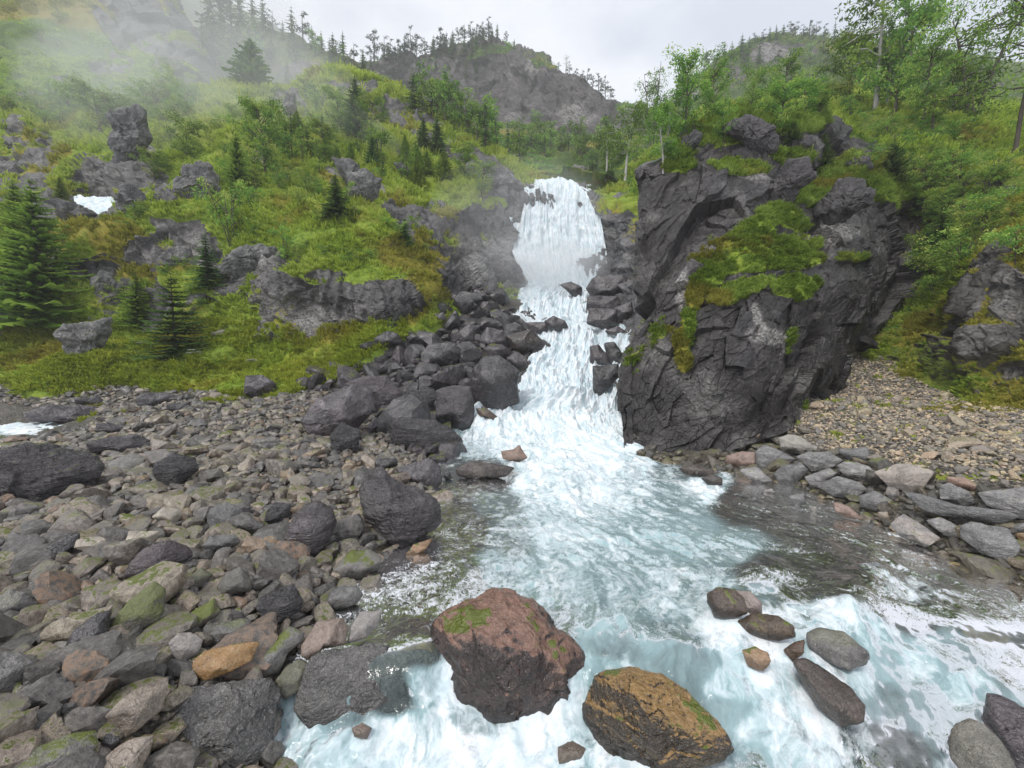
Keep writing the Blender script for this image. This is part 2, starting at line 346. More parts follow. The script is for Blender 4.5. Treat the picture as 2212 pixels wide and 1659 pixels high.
# ---- the central mountain with its cliffs
landform('mountain', [
 [(560,260,330),(700,220,330),(860,190,330),(1065,150,330),(1200,200,310),(1350,280,270),(1500,300,230)],
 [(600,190,265),(700,158,262),(790,146,260),(860,134,258),(930,120,256),(1000,98,254),(1065,78,252),(1110,98,248),(1170,126,243),(1230,160,236),(1290,200,225),(1345,245,208),(1440,262,185),(1560,270,170)],
 [(600,260,245),(700,235,244),(800,232,243),(880,232,240),(960,218,238),(1040,200,236),(1110,200,232),(1180,225,226),(1240,258,218),(1300,282,205),(1360,300,190),(1450,300,170),(1560,300,150)],
 [(600,320,200),(700,300,200),(800,285,205),(900,270,210),(1000,255,215),(1100,262,215),(1180,278,205),(1250,290,195),(1310,305,180),(1370,318,160),(1450,320,145),(1560,320,130)],
 [(600,400,130),(800,345,135),(900,335,140),(1000,325,140),(1100,318,140),(1200,325,130),(1300,335,115),(1400,340,100),(1560,340,90)],
 [(700,460,85),(900,410,85),(1000,395,82),(1100,385,76),(1180,386,67),(1250,398,62),(1330,400,60),(1400,400,58),(1560,380,60)]],
 560, 420, m_mtn, .12, slope=.8, rock=[(1100,190,200,50,10),(1240,240,90,40,30),(850,190,120,30,10),(1180,270,100,22,12)],
 green=[(1000,330,260,50),(1300,360,200,50),(760,270,100,60),(900,255,30,24),(1050,118,60,10,-20),(960,200,40,30)], pale=[(1250,255,50,22,20),(1150,150,14,14)],
 A=5.5, S=.06, fb=2.5, fs=.05, seed=31)
# ---- wooded mountain, upper right
landform('wooded_mountain', [
 [(1250,360,300),(1450,250,300),(1600,150,290),(1750,120,280),(1950,130,270),(2300,160,260),(2700,200,240)],
 [(1300,330,245),(1400,262,240),(1480,200,240),(1550,140,240),(1620,100,240),(1700,80,240),(1790,90,235),(1870,110,230),(1970,120,220),(2150,140,210),(2700,160,200)],
 [(1300,360,190),(1400,310,190),(1500,240,190),(1600,190,195),(1700,170,195),(1800,170,190),(1950,180,180),(2200,190,170),(2700,200,160)],
 [(1300,400,85),(1400,390,90),(1500,320,100),(1650,270,105),(1800,260,100),(2000,260,95),(2200,270,90),(2700,280,90)],
 [(1300,470,58),(1400,460,60),(1500,380,70),(1650,330,75),(1800,330,75),(2000,330,70),(2200,340,70),(2700,380,70)]],
 300, 260, m_mtn, .85, rock=[(1670,125,45,28),(1720,110,40,16),(1590,170,20,30),(1500,205,12,20)], pale=[(1670,125,40,25),(1500,205,16,24)], A=4, S=.07, fb=3, fs=.05, seed=41, slope=.5)
# ---- rock step the waterfall pours over
landform('waterfall_rock', [
 [(900,450,60),(1040,430,59),(1105,405,58),(1200,402,60),(1270,412,58),(1330,430,56),(1420,420,54),(1520,420,54)],
 [(900,440,54),(1040,425,54),(1100,398,54.5),(1140,404,54.8),(1200,400,55.6),(1262,408,54.6),(1300,440,52),(1370,430,50),(1440,425,48),(1520,430,46)],
 [(900,500,49),(1040,490,49),(1100,500,51.5),(1200,500,53),(1300,510,49.5),(1340,520,46),(1400,520,42),(1520,520,40)],
 [(900,600,43),(1030,590,44.5),(1130,610,47.5),(1200,625,47.5),(1290,620,44.5),(1350,610,40),(1410,600,36),(1520,600,34)],
 [(900,700,37),(1040,680,40),(1200,700,41),(1290,700,37),(1360,720,33.5),(1400,700,31),(1520,700,29)],
 [(900,800,33),(1040,760,36),(1200,780,36),(1300,780,33),(1370,800,30),(1520,800,27)]],
 360, 300, hillmat('wet_rock', GREEN, ((.03, .03, .032), (.07, .068, .072), (.15, .145, .15)), .8, .6, .35), -.05, green=[(1180,400,10,10),(1345,430,60,25),(1040,440,50,14),(1440,440,60,40)],
 A=1.1, S=.3, fb=.6, fs=.2, seed=51, slope=.2)
# ---- wooded slope on the right
landform('right_hillside', [
 [(1250,420,95),(1400,340,90),(1500,260,85),(1650,215,80),(1850,200,75),(2000,215,70),(2200,240,66),(2800,240,60)],
 [(1300,430,60),(1400,350,64),(1500,270,62),(1650,232,58),(1800,215,52),(1900,222,46),(2050,232,42),(2200,262,38),(2800,300,34)],
 [(1330,460,52),(1400,400,50),(1500,300,48),(1600,262,43),(1700,262,39),(1800,272,37),(1900,290,36),(2050,310,32),(2200,350,28),(2800,380,24)],
 [(1400,520,44),(1500,420,42),(1600,360,40),(1700,360,38),(1820,360,35),(1920,390,33),(2050,410,29),(2200,420,25),(2800,430,20)],
 [(1500,560,40),(1650,540,38),(1800,520,36),(1900,500,33.5),(1990,500,31),(2060,488,27.5),(2130,460,25),(2212,430,22.5),(2800,430,17)],
 [(1600,700,36),(1800,660,33),(1900,620,30),(1950,610,28.5),(2010,585,26.2),(2060,560,23.8),(2130,520,21.5),(2212,480,19.5),(2800,480,15)],
 [(1700,780,31),(1820,740,29),(1900,705,27),(1980,692,25),(2050,675,22),(2090,650,20),(2150,620,18.6),(2212,590,17.6),(2800,600,14)],
 [(1700,840,27),(1830,775,26.3),(1900,745,25.2),(1980,752,23.2),(2040,770,20.5),(2070,740,19.2),(2130,720,18),(2212,720,16.8),(2800,720,13.5)],
 [(1700,880,24.5),(1830,815,24.2),(1900,800,23.4),(1990,825,21),(2050,862,18.6),(2110,872,17.4),(2212,892,15.8),(2800,930,12.5)],
 [(1700,930,22),(1830,860,22.5),(1900,850,21.5),(1990,880,19),(2050,920,17),(2110,930,16),(2212,950,14.6),(2800,1000,11.5)]],
 420, 460, m_bank, .85, rock=[(2130,740,50,30,-10),(2190,640,40,60,-30),(2180,720,60,20,-20),(2100,640,26,40,20),(2200,800,50,16),(1900,360,30,20),(2100,600,50,14,-40),(2150,560,60,12,-35)],
 green=[(1950,560,60,60),(1930,660,50,50)], dry=[(2080,690,40,60),(2180,850,90,40),(2140,700,80,120),(2200,600,40,80),(2150,520,50,80,40),(1990,700,40,30),(2150,790,60,30),(2110,600,30,60,30)], A=.7, S=.45, fb=.5, fs=.3, seed=61, slope=.4, skirt='last')
# ---- the black crag right of the stream
landform('crag', [
 [(1480,520,42),(1480,420,42),(1500,340,41),(1560,290,42),(1650,290,43),(1780,310,44),(1900,380,44),(2010,470,42),(2030,600,36),(1960,720,30)],
 [(1384,384,30),(1402,372,30),(1445,350,29.5),(1470,310,30),(1495,288,31),(1508,290,31),(1530,270,32),(1580,250,32.5),(1625,246,32.5),(1680,256,32.5),(1745,262,33),(1800,300,33),(1870,345,33.5),(1940,390,34),(2000,430,33.5),(2024,470,32),(2010,560,31),(1960,640,30),(1900,720,28)],
 [(1382,420,28.6),(1400,408,28),(1440,392,27),(1480,370,26.8),(1540,345,27.2),(1580,330,28),(1640,335,28.2),(1700,340,28.5),(1760,370,28.5),(1800,385,29),(1880,400,30),(1950,430,30.5),(2015,480,31),(2000,560,30.2),(1950,650,29.2),(1890,725,27.4)],
 [(1385,500,26.8),(1420,490,25.5),(1470,480,24.5),(1520,470,24.2),(1570,455,24.2),(1620,440,24.6),(1660,430,25.6),(1720,430,26.6),(1780,455,26),(1850,455,26.8),(1920,470,28.4),(1990,510,30),(1985,580,29.5),(1940,660,28.5),(1880,735,26.8)],
 [(1388,585,25.2),(1410,580,24.2),(1450,575,23),(1500,565,22),(1550,545,21.8),(1600,525,22.2),(1660,510,23),(1720,505,24),(1780,530,23.6),(1840,540,24.2),(1900,550,26),(1965,580,28.4),(1950,630,28),(1920,680,27.4),(1870,740,26)],
 [(1374,660,23.8),(1400,655,22.8),(1440,645,21.6),(1490,630,20.6),(1550,615,20.2),(1610,600,20.3),(1670,590,21),(1740,590,21.6),(1800,600,22.2),(1860,610,24),(1910,630,26.5),(1905,670,26.3),(1890,710,26),(1850,750,25.2)],
 [(1345,760,21.8),(1380,745,20.8),(1430,730,19.9),(1480,715,19.2),(1540,700,18.8),(1600,690,18.6),(1660,685,18.9),(1720,690,19.8),(1780,700,21.4),(1840,710,23.8),(1865,730,25),(1850,750,25),(1830,775,24.6)],
 [(1326,870,20.2),(1350,860,19.4),(1400,845,18.5),(1450,830,18),(1510,815,17.6),(1570,800,17.3),(1630,790,17.5),(1690,790,18.2),(1740,795,19.4),(1780,800,21),(1800,800,22.8),(1800,805,23),(1790,815,23)],
 [(1346,948,19),(1380,962,18.6),(1430,970,17.9),(1490,968,17.5),(1540,948,17.2),(1600,925,17.1),(1660,905,17.5),(1705,880,18.6),(1740,862,19.9),(1765,845,21),(1770,840,22),(1770,840,22.2),(1770,840,22.4)],
 [(1346,1010,17.6),(1400,1010,17.4),(1490,1010,17),(1600,970,16.6),(1700,930,17.6),(1760,900,19),(1780,880,20.5)]],
 640, 560, m_crag, -.22,
 green=[(1530,285,50,22,-30),(1590,252,60,12),(1680,265,80,18,10),(1480,330,40,16,-25),(1465,368,36,14),(1560,315,50,10),(1580,378,62,16),(1640,330,60,12,20),(1700,345,60,22),(1860,380,70,22,20),(1760,410,50,30),(1710,400,30,40),
  (1690,475,55,20,10),(1640,500,50,22,-20),(1590,540,50,26,-25),(1560,570,60,22),(1530,610,40,18,-30),(1490,700,14,30),(1475,760,14,40),(1750,520,40,14),(1680,540,70,30),(1720,560,60,20),(1640,580,80,20),(1590,630,60,18),(1690,640,50,22),(1560,650,30,16),(1500,650,14,30),(1730,620,30,16),(1690,745,10,26),(1840,560,30,8),(1930,420,50,18)],
 dry=[(1460,690,16,50),(1475,790,16,50),(1470,740,12,60),(1490,850,12,18),(1530,650,60,30),(1640,690,60,16),(1790,400,40,20)],
 pale=[(1640,735,36,14),(1620,700,10,26),(1620,395,30,8),(1800,500,60,20),(1480,640,16,40)], A=1.0, S=.27, fb=.3, fs=.3, seed=71, slope=.25, vz=.35, bw=(.36, .13, .05), dip=(-.75, .35, .45), flat=True)
g = LAND['crag']
# ------------------------------------------------------------------ the stream: rows of (px, py, depth) or (px, py, 'z', z)
def DP(q): return q if q[2] != 'z' else (q[0], q[1], float(Pz(q[0], q[1], q[3])[1] * cp - Pz(q[0], q[1], q[3])[2] * sp_))
ZW = -4.5
def zr(pts, z): return [(a, b, 'z', z) for a, b in pts]
WROWS = [
 [(1120,402,62),(1150,398,62),(1210,396,62),(1245,400,61),(1275,408,60)],
 [(1100,424,56),(1130,404,56),(1160,394,56),(1210,385,56.5),(1252,398,56),(1282,424,54.5)],
 [(1100,436,53.6),(1125,412,53.4),(1158,398,53.4),(1210,389,53.8),(1255,406,53),(1290,446,51.6)],
 [(1100,450,51.6),(1140,446,51.8),(1165,446,52),(1210,442,52),(1262,450,51),(1297,474,50)],
 [(1096,510,50),(1140,515,50.2),(1170,515,50.5),(1215,515,50.6),(1272,515,49.4),(1308,530,48)],
 [(1112,560,48.4),(1150,568,48.6),(1180,572,48.8),(1215,575,48.6),(1270,575,47.5),(1312,575,46)],
 [(1140,612,46.6),(1170,614,46.6),(1200,618,46.4),(1230,618,46),(1270,616,45),(1305,612,43.5)],
 [(1110,632,45),(1150,628,44.6),(1190,634,43.4),(1230,640,42.4),(1262,648,41),(1290,652,40)],
 [(1075,672,41.2),(1120,672,40.6),(1160,680,39.6),(1200,690,38.6),(1250,692,37.4),(1295,690,36.6)],
 [(1120,716,36.8),(1170,712,36.4),(1205,710,36),(1250,710,35.6),(1310,712,34.6),(1380,722,33)],
 [(1120,752,34.2),(1160,748,33.6),(1200,746,33.2),(1250,748,32.8),(1310,754,31.8),(1370,762,30.4)],
 [(1090,806,30.6),(1140,800,30.2),(1185,800,29.8),(1235,804,29.2),(1295,814,28.2),(1356,832,27)],
 [(1085,858,27),(1130,854,26.8),(1180,856,26.4),(1235,862,25.8),(1295,872,24.8),(1345,892,23.6)],
 [(970,900,24.2),(1040,888,24.6),(1100,888,24.6),(1180,898,24),(1265,906,23),(1350,928,21.6)],
 zr([(900,955),(1000,946),(1100,945),(1200,950),(1300,957),(1440,968)], -4.36),
 zr([(820,1000),(950,985),(1100,985),(1200,990),(1350,992),(1500,990),(1640,1000)], ZW),
 zr([(700,1060),(950,1050),(1150,1050),(1350,1050),(1550,1050),(1800,1060)], ZW),
 zr([(600,1140),(900,1120),(1150,1120),(1400,1120),(1700,1120),(2050,1140)], ZW),
 zr([(550,1240),(850,1220),(1150,1210),(1450,1210),(1850,1220),(2350,1250)], ZW),
 zr([(450,1340),(800,1330),(1100,1320),(1400,1310),(1800,1320),(2500,1360)], ZW - .02),
 [(350,1440,'z',-4.55),(700,1430,'z',-4.53),(950,1420,'z',-4.55),(1200,1430,'z',-4.58),(1500,1420,'z',-4.62),(1800,1400,'z',-4.65),(2100,1400,'z',-4.72),(2600,1440,'z',-4.75)],
 [(300,1570,'z',-4.95),(660,1560,'z',-4.85),(900,1520,'z',-4.9),(1200,1530,'z',-4.95),(1500,1540,'z',-4.9),(1800,1520,'z',-4.95),(2100,1500,'z',-4.9),(2700,1540,'z',-4.95)],
 zr([(200,1720),(600,1700),(950,1680),(1250,1690),(1550,1700),(1850,1700),(2150,1680),(2800,1700)], -5.12),
 zr([(0,1950),(600,1950),(1250,1950),(1850,1950),(2800,1950)], -5.2)]
WROWS = [[DP(q) for q in row] for row in WROWS]
FO = [  # px, py, foam, aeration
 (1200,620,1,1),(1150,680,1,1),(1250,780,1,1),(1200,860,1,1),(1050,900,.9,1),(1300,900,1,1),(1100,930,.98,1),(1200,1000,.95,1),(1120,975,.75,1),(1010,960,.55,.8),(960,1005,.2,.3),(1300,1000,.92,1),(1385,990,.75,.9),(1450,1010,.42,.6),(1510,1010,.15,.3),
 (1480,1075,.5,.8),(1530,1052,.9,.9),(1590,1080,.15,.2),(1640,1050,.05,0),(1700,1100,.05,0),(1050,1030,.1,.1),(940,1100,.05,0),(1080,1080,.35,.5),(1150,1060,.82,1),(1250,1060,.88,1),(1350,1060,.72,1),(1100,1160,.35,.6),(1200,1150,.58,1),(1300,1160,.6,1),(1400,1130,.55,1),(1490,1150,.42,1),(1580,1190,.42,.8),(1640,1240,.1,.2),
 (1000,1150,.05,.1),(900,1200,.02,0),(850,1300,.05,0),(1000,1250,.14,.3),(1080,1230,.36,.8),(1180,1240,.5,1),(1290,1240,.48,1),(1350,1290,.55,1),(1450,1300,.56,1),(1540,1270,.5,.8),(1640,1300,.42,.6),(1720,1340,.65,.6),(1720,1270,.05,.2),(1850,1200,.02,0),(1820,1280,.08,.1),(1900,1235,.45,.1),(1960,1275,.55,.3),
 (1800,1335,.8,.7),(1900,1370,.62,.7),(1990,1430,.78,.8),(2090,1480,.68,.7),(1900,1430,.4,.7),(2060,1420,.35,.5),(2180,1540,.4,.5),(2000,1530,.3,.6),(1900,1520,.18,.5),(1880,1600,.08,.1),(2150,1350,.05,0),(2000,1200,.0,0),(2150,1250,0,0),(2212,1450,.3,.1),(1950,1330,.05,.1),
 (1300,1350,.34,.8),(1400,1380,.28,.75),(1480,1440,.16,.6),(1350,1320,.44,.9),(1440,1500,.14,.5),(1520,1600,.2,.5),(1560,1370,.7,.8),(1590,1480,.75,.8),(1650,1580,.9,.9),(1720,1600,.85,.9),(1770,1650,.75,.8),(1560,1540,.25,.5),(1600,1640,.45,.6),(1330,1400,.4,.5),(1290,1450,.6,.8),(1240,1530,.85,.9),(1150,1600,.85,.9),(1010,1610,.95,.9),(870,1600,.97,.9),(940,1490,.9,.8),(780,1610,.85,.8),(640,1560,.75,.7),
 (720,1450,.05,0),(820,1400,.06,.05),(900,1400,.05,.05),(840,1500,.1,0),(1320,1630,.8,.8),(1040,1560,.35,.4),(700,1250,0,0),(940,1340,.1,.1),(800,1340,.04,0),(1180,1285,.5,.9),(740,1540,.45,.4),(1180,1340,.3,.6)]
FA = np.array(FO)
def foam_at(x, y):
    d2 = ((x[:, None] - FA[None, :, 0]) ** 2 + ((y[:, None] - FA[None, :, 1]) * 1.5) ** 2) + 200
    wt = d2 ** -3.0; wt /= wt.sum(1, keepdims=True)
    f = wt @ FA[:, 2]; a = wt @ FA[:, 3]
    f = np.where(y < 900, np.maximum(f, np.clip((915 - y) / 30, 0, 1)), f); a = np.where(y < 900, 1, a)
    f = f * (1 - .14 * np.clip((y - 1010) / 60, 0, 1) * np.clip((1440 - y) / 160, 0, 1)) * (1 - .26 * np.clip((y - 1320) / 80, 0, 1)); return f, a
W = loft(WROWS, 420, 900)
wp0 = W.reshape(-1, 3).copy(); wx, wy, wd = proj(wp0)
wf = np.zeros(len(wp0)); wa = np.zeros(len(wp0))
for i in range(0, len(wp0), 40000): wf[i:i + 40000], wa[i:i + 40000] = foam_at(wx[i:i + 40000], wy[i:i + 40000])
# flow coordinates in metres
su = np.linalg.norm(np.diff(W, axis=0), axis=2).mean(1); vlen = np.r_[0, np.cumsum(su)]
uvx = np.repeat(W[:, :, 0][:, :], 1, axis=1); UV = np.stack([np.repeat(np.linspace(0, 15, W.shape[1])[None], W.shape[0], 0), np.repeat(vlen[:, None], W.shape[1], 1)], 2).reshape(-1, 2)
wn_ = grid_normals(W).reshape(-1, 3)
wn_[wn_[:, 2] < 0] *= -1
fl = np.stack([UV[:, 0] * 1.0, UV[:, 1] * .55, np.zeros(len(UV))], 1)
steep = 1 - np.clip(wn_[:, 2], 0, 1)
rough_ = np.clip(wf, 0, 1)
casc = np.clip((wy - 600) / 30, 0, 1) * np.clip((965 - wy) / 60, 0, 1); fall = np.clip((615 - wy) / 20, 0, 1)
amp = .03 + .13 * rough_ + .20 * casc + .05 * fall
n_a = fbm(fl * 1.1, 5, 3, .55); n_b = fbm(fl * np.array([1.8, .22, 1]), 4, 9)
lump = np.abs(fbm(fl * .9 + 9, 4, 14)); 
dsp = amp * (.8 * n_a + .6 * (1 - 2 * lump) * np.clip(rough_ + .3, 0, 1)) + fall * .2 * n_b + .05 * rough_ * (1 - fall) * fbm(fl * 5, 3, 44)
# humps where water runs over hidden rocks, hollows behind the boulders
for hx, hy, hr, ha in [(1220,720,36,.5),(1180,860,60,.35),(1340,1345,100,.10),(1460,1400,80,.14),(1640,1245,60,.14),(1860,1290,90,.16),(1230,870,40,.6),(1250,930,90,.35),(1050,905,50,.5),(1640,1330,70,.15),(1340,740,26,.5),(940,1400,60,.1),(840,1450,120,.15)]:
    dsp += ha * np.exp(-(((wx - hx) / hr) ** 2 + ((wy - hy) / (hr * .6)) ** 2))
wp1 = wp0 + wn_ * dsp[:, None]
m = MT('stream_water')
uvn = m.n('UVMap', uv_map='UVMap').outputs[0]; ob = m.n('TexCoord').outputs['Object']
foam, aer = m.attr('foam'), m.attr('aer'); fallA = m.attr('fall')
wv = m.n('TexNoise', {'Vector': ob, 'Scale': .9, 'Detail': 4}).outputs['Color']
wv = m.n('VectorMath', {0: wv, 1: (.5, .5, .5)}, operation='SUBTRACT').outputs[0]
fv = m.n('VectorMath', {0: m.map(uvn, (1, .36, 1)), 1: m.n('VectorMath', {0: wv, 'Scale': 1.1}, operation='SCALE').outputs[0]}, operation='ADD').outputs[0]
a1 = m.noise(fv, 1.3, 6, .58, .9); a2 = m.noise(fv, 4.5, 4, .6, .6); a3 = m.noise(m.map(uvn, (3.6, .13, 1)), 1.6, 6, .65, .3)
ridg = m.math('SUBTRACT', 1., m.math('MULTIPLY', m.math('ABSOLUTE', m.math('SUBTRACT', a1, .5)), 7.), True)
lace = m.math('ADD', m.math('MULTIPLY', ridg, .30), m.math('MULTIPLY', m.math('SUBTRACT', a2, .5), 1.5))
lace = m.math('ADD', lace, m.math('MULTIPLY', m.math('SUBTRACT', m.noise(fv, .7, 4, .6), .5), 1.2))
lace = m.math('ADD', lace, m.math('MULTIPLY', m.math('SUBTRACT', m.noise(fv, 14, 4, .65, .6), .5), 1.0))
fs_ = m.math('ADD', m.math('SUBTRACT', m.math('MULTIPLY', foam, 1.15), .18), m.math('MULTIPLY', lace, m.math('ADD', .42, m.math('MULTIPLY', foam, .7))))
fm = m.ramp(fs_, (.40, 0.), (.68, .48), (1.1, 1.))
fm = m.math('MAXIMUM', fm, fallA)
streak = m.ramp(m.math('ADD', m.math('MULTIPLY', a3, .88), m.math('MULTIPLY', a2, .12)), (.36, 0.), (.56, 1.))
fcol = m.mix(m.math('ADD', streak, m.math('SUBTRACT', 1., m.math('MULTIPLY', fallA, .9)), True), (.60, .66, .72), (.83, .86, .88))
fcol = m.mix(m.ramp(m.noise(fv, 2.6, 6, .6), (.38, 0.), (.6, 1.)), m.mix(.6, fcol, (.38, .55, .60)), fcol)
hgt = m.math('ADD', m.math('MULTIPLY', a1, .9), m.math('ADD', m.math('MULTIPLY', a2, .5), m.math('MULTIPLY', m.noise(ob, 14, 4, .6), .12)))
nb = m.bump(hgt, .38, .2)
hgt2 = m.math('ADD', m.noise(fv, 2.6, 5, .6, .8), m.math('MULTIPLY', m.noise(fv, 9, 4, .6, .5), .35))
nb2 = m.bump(hgt2, .5, .08)
foam_sh = m.bsdf(fcol, .6, nb, .3)
body = m.n('BsdfDiffuse', {'Color': m.mix(a2, (.19, .31, .33), (.42, .56, .58)), 'Normal': nb2}).outputs[0]
clear = m.n('BsdfTransparent', {'Color': (.78, .85, .82, 1)}).outputs[0]
af = m.ramp(m.math('ADD', m.math('ADD', aer, m.math('MULTIPLY', fs_, .35)), m.math('MULTIPLY', m.math('SUBTRACT', a1, .5), .9)), (.2, .06), (.9, .96))
base = m.n('MixShader', {0: af, 1: clear, 2: body}).outputs[0]
gl = m.n('BsdfGlossy', {'Color': (1, 1, 1, 1), 'Roughness': .09, 'Normal': nb2}).outputs[0]
fr = m.math('MULTIPLY', m.n('Fresnel', {'IOR': 1.33}).outputs[0], m.math('SUBTRACT', 1., m.math('MULTIPLY', aer, .6)))
wat = m.n('MixShader', {0: m.math('ADD', m.math('MULTIPLY', fr, 1.0), .02, True), 1: base, 2: gl}).outputs[0]
m_water = m.done(m.n('MixShader', {0: fm, 1: wat, 2: foam_sh}).outputs[0])
# a few see-through gaps at the fall's edge where rock shows
me = make_mesh('water', wp1, grid_faces(420, 900), m_water, {'foam': wf, 'aer': wa, 'fall': np.clip((905 - wy) / 40, 0, 1)}, uv=UV)
water = tag(link('water', me), kind='structure')
# ------------------------------------------------------------------ ground: one heightfield through measured points
GP = []
def gz(px, py, z): GP.append(Pz(px, py, z))
def gd(px, py, d): GP.append(Pd(px, py, d))
for q in [(0,1659,-3.9),(300,1659,-4.2),(620,1640,-5.15),(690,1560,-5.15),(740,1470,-4.85),(0,1400,-3.85),(880,1230,-4.85),(790,1340,-4.8),(960,1130,-4.85),(1000,1050,-4.85),(300,1400,-3.95),(560,1400,-4.2),(700,1330,-4.55),(0,1200,-3.8),(400,1150,-3.75),(700,1150,-4.1),(800,1190,-4.4),(-400,1200,-3.8),(-600,1659,-3.8),(0,1060,-3.9),(300,1000,-3.7),(600,1000,-3.6),
          (850,1000,-4.1),(935,1090,-4.55),(-100,930,-4.35),(60,925,-4.3),(150,905,-4.1),(-300,880,-4.0),(300,890,-3.3),(500,880,-3.05),(700,880,-3.0),(640,850,-2.7),(850,885,-3.35),(1500,985,-4.35),(1400,985,-4.5),(1600,1010,-4.4),(1570,960,-4.1),(1700,950,-3.6),(1750,1060,-4.5),(1850,1100,-4.5),
          (1950,1160,-4.5),(2100,1225,-4.5),(2212,1260,-4.5),(2600,1400,-4.5),(1680,935,-3.55),(1900,990,-3.35),(2000,1020,-3.3),(2100,1040,-3.25),(2212,1060,-3.2),(2600,1100,-3.1),(2212,960,-2.8),(2600,980,-2.7),(2000,900,-2.5),(1800,900,-2.7),(1720,892,-2.8),(2212,900,-2.4)]: gz(*q)
for q in [(-300,825,29),(0,822,29),(300,826,28.5),(500,843,27),(680,808,29),(800,760,31),(900,740,32),(850,820,27),(950,832,26),(1050,868,25),(960,905,23.5),(1000,780,29),(1080,768,31),(1000,700,35),(1080,694,38),(980,652,38.5),(1040,622,42),(1090,642,43.5),(1110,745,33.6),(1050,830,27),
          (1850,850,20),(1900,800,23),(1945,765,25.3),(1870,775,25),(2050,872,17.8),(1400,820,28),(1330,700,36),(1320,620,43),(1700,700,30)]: gd(*q)
sel = W[::38, ::1]
for j in range(0, W.shape[0], 36):
    L = W.shape[1]
    for fu, dp in ((.12, .35), (.3, .6), (.5, .75), (.7, .6), (.88, .35)):
        p = W[j, int(fu * (L - 1))].copy(); x, y, d = proj(p)
        if y < 600 or y > 1900: continue
        if y > 960:
            inside = (np.interp(y, [960, 1100, 1200, 1300, 1380, 1700], [960, 930, 850, 780, 720, 640]) < x < np.interp(y, [960, 1020, 1100, 1200, 1300, 1659], [1380, 1550, 1750, 1960, 2150, 2700]))
            if not inside: continue
            dp = .35 if y < 1350 else .3
        p[2] -= dp; GP.append(p)
GP += [np.array(q, float) for q in ((-70,30,-6),(-45,33,-6),(-27,36,-6),(-16,40,-5),(-70,50,-8),(-30,50,-8),(-12,50,-6),(60,30,-3),(70,50,-4),(40,40,-2),(20,45,0))]
GP = np.array(GP)
# drop near-duplicates, then thin-plate spline
keep = []
for i, p in enumerate(GP):
    if all((p[0] - GP[j][0]) ** 2 + (p[1] - GP[j][1]) ** 2 > .05 for j in keep): keep.append(i)
GP = GP[keep]
def tps(r2): return r2 * np.log(r2 + 1e-9)
n_ = len(GP); K = tps(((GP[:, None, :2] - GP[None, :, :2]) ** 2).sum(2)) + np.eye(n_) * .3
Mx = np.zeros((n_ + 3, n_ + 3)); Mx[:n_, :n_] = K; Mx[:n_, n_] = 1; Mx[:n_, n_ + 1:] = GP[:, :2]; Mx[n_, :n_] = 1; Mx[n_ + 1:, :n_] = GP[:, :2].T
cf = np.linalg.solve(Mx, np.r_[GP[:, 2], 0, 0, 0])
def ground_z(x, y, detail=True):
    x = np.atleast_1d(np.asarray(x, float)); y = np.atleast_1d(np.asarray(y, float)); out = np.zeros(len(x))
    for i in range(0, len(x), 20000):
        a, b = x[i:i + 20000], y[i:i + 20000]
        out[i:i + 20000] = tps((a[:, None] - GP[None, :, 0]) ** 2 + (b[:, None] - GP[None, :, 1]) ** 2) @ cf[:n_] + cf[n_] + a * cf[n_ + 1] + b * cf[n_ + 2]
    if detail:
        p = np.stack([x, y, 0 * x], 1); out = out + .10 * fbm(p * .9, 4, 77) + .03 * fbm(p * 5, 3, 78)
    return out
nu, nv = 700, 640
dd = np.geomspace(1.4, 50, nv); uu = np.sinh(np.linspace(-1.75, 1.75, nu) * 1.1) / math.sinh(1.925) * 3.0
gx = (uu[None, :] * dd[:, None]).ravel(); gy = np.repeat(dd, nu)
gzv = ground_z(gx, gy)
gp = np.stack([gx, gy, gzv], 1); vx, vy, vd = proj(gp)
wpn = .2 * fbm(gp * .6, 4, 5)
gveg = blobmask(vx, vy, [(480,775,200,38),(650,790,120,40,-20),(760,740,70,40,-30),(300,800,110,20),(80,790,120,24),(560,838,90,18),(430,800,140,30),(2120,880,120,14),(1990,700,60,40),(470,868,30,8)], wpn)
tuf = np.clip(fbm(gp * 2.2, 3, 15) * 3 - 1.5, 0, 1) * (vx > 1700) * (vy < 1040)
gveg = np.maximum(gveg, tuf)
gdry = np.clip(blobmask(vx, vy, [(760,760,60,30),(2120,885,120,12),(1750,1000,200,20)], wpn) + .4 * fbm(gp * .8, 3, 19), 0, 1)
wet = np.clip(1 - (gzv - ZW) / .35, 0, 1) * (vy > 940)
m = MT('riverbed_ground'); ob = m.n('TexCoord').outputs['Object']
veg, dry, wt_ = m.attr('veg'), m.attr('dry'), m.attr('wet')
vo = m.n('TexVoronoi', {'Vector': ob, 'Scale': 9.}); vo2 = m.n('TexVoronoi', {'Vector': ob, 'Scale': 24.}); n1 = m.noise(ob, 2, 8, .65); n2 = m.noise(ob, 18, 5, .7)
sv = m.n('SeparateXYZ', {0: vo.outputs['Color']}).outputs[0]; sv2 = m.n('SeparateXYZ', {0: vo2.outputs['Color']}).outputs[0]
pc = m.ramp(m.math('ADD', m.math('MULTIPLY', sv, .5), m.math('MULTIPLY', sv2, .5)), (.1, (.02, .018, .016)), (.5, (.07, .062, .052)), (.9, (.2, .18, .155)))  # pebble colours, kept dark to stand in for contact shade under the stones
pc = m.mix(m.ramp(n1, (.4, 0.), (.6, .7)), pc, (.07, .058, .04))
pc = m.mix(m.math('MULTIPLY', wt_, .55), pc, m.mix(m.ramp(n2, (.4, 0.), (.6, 1.)), (.03, .028, .02), (.10, .08, .035)))
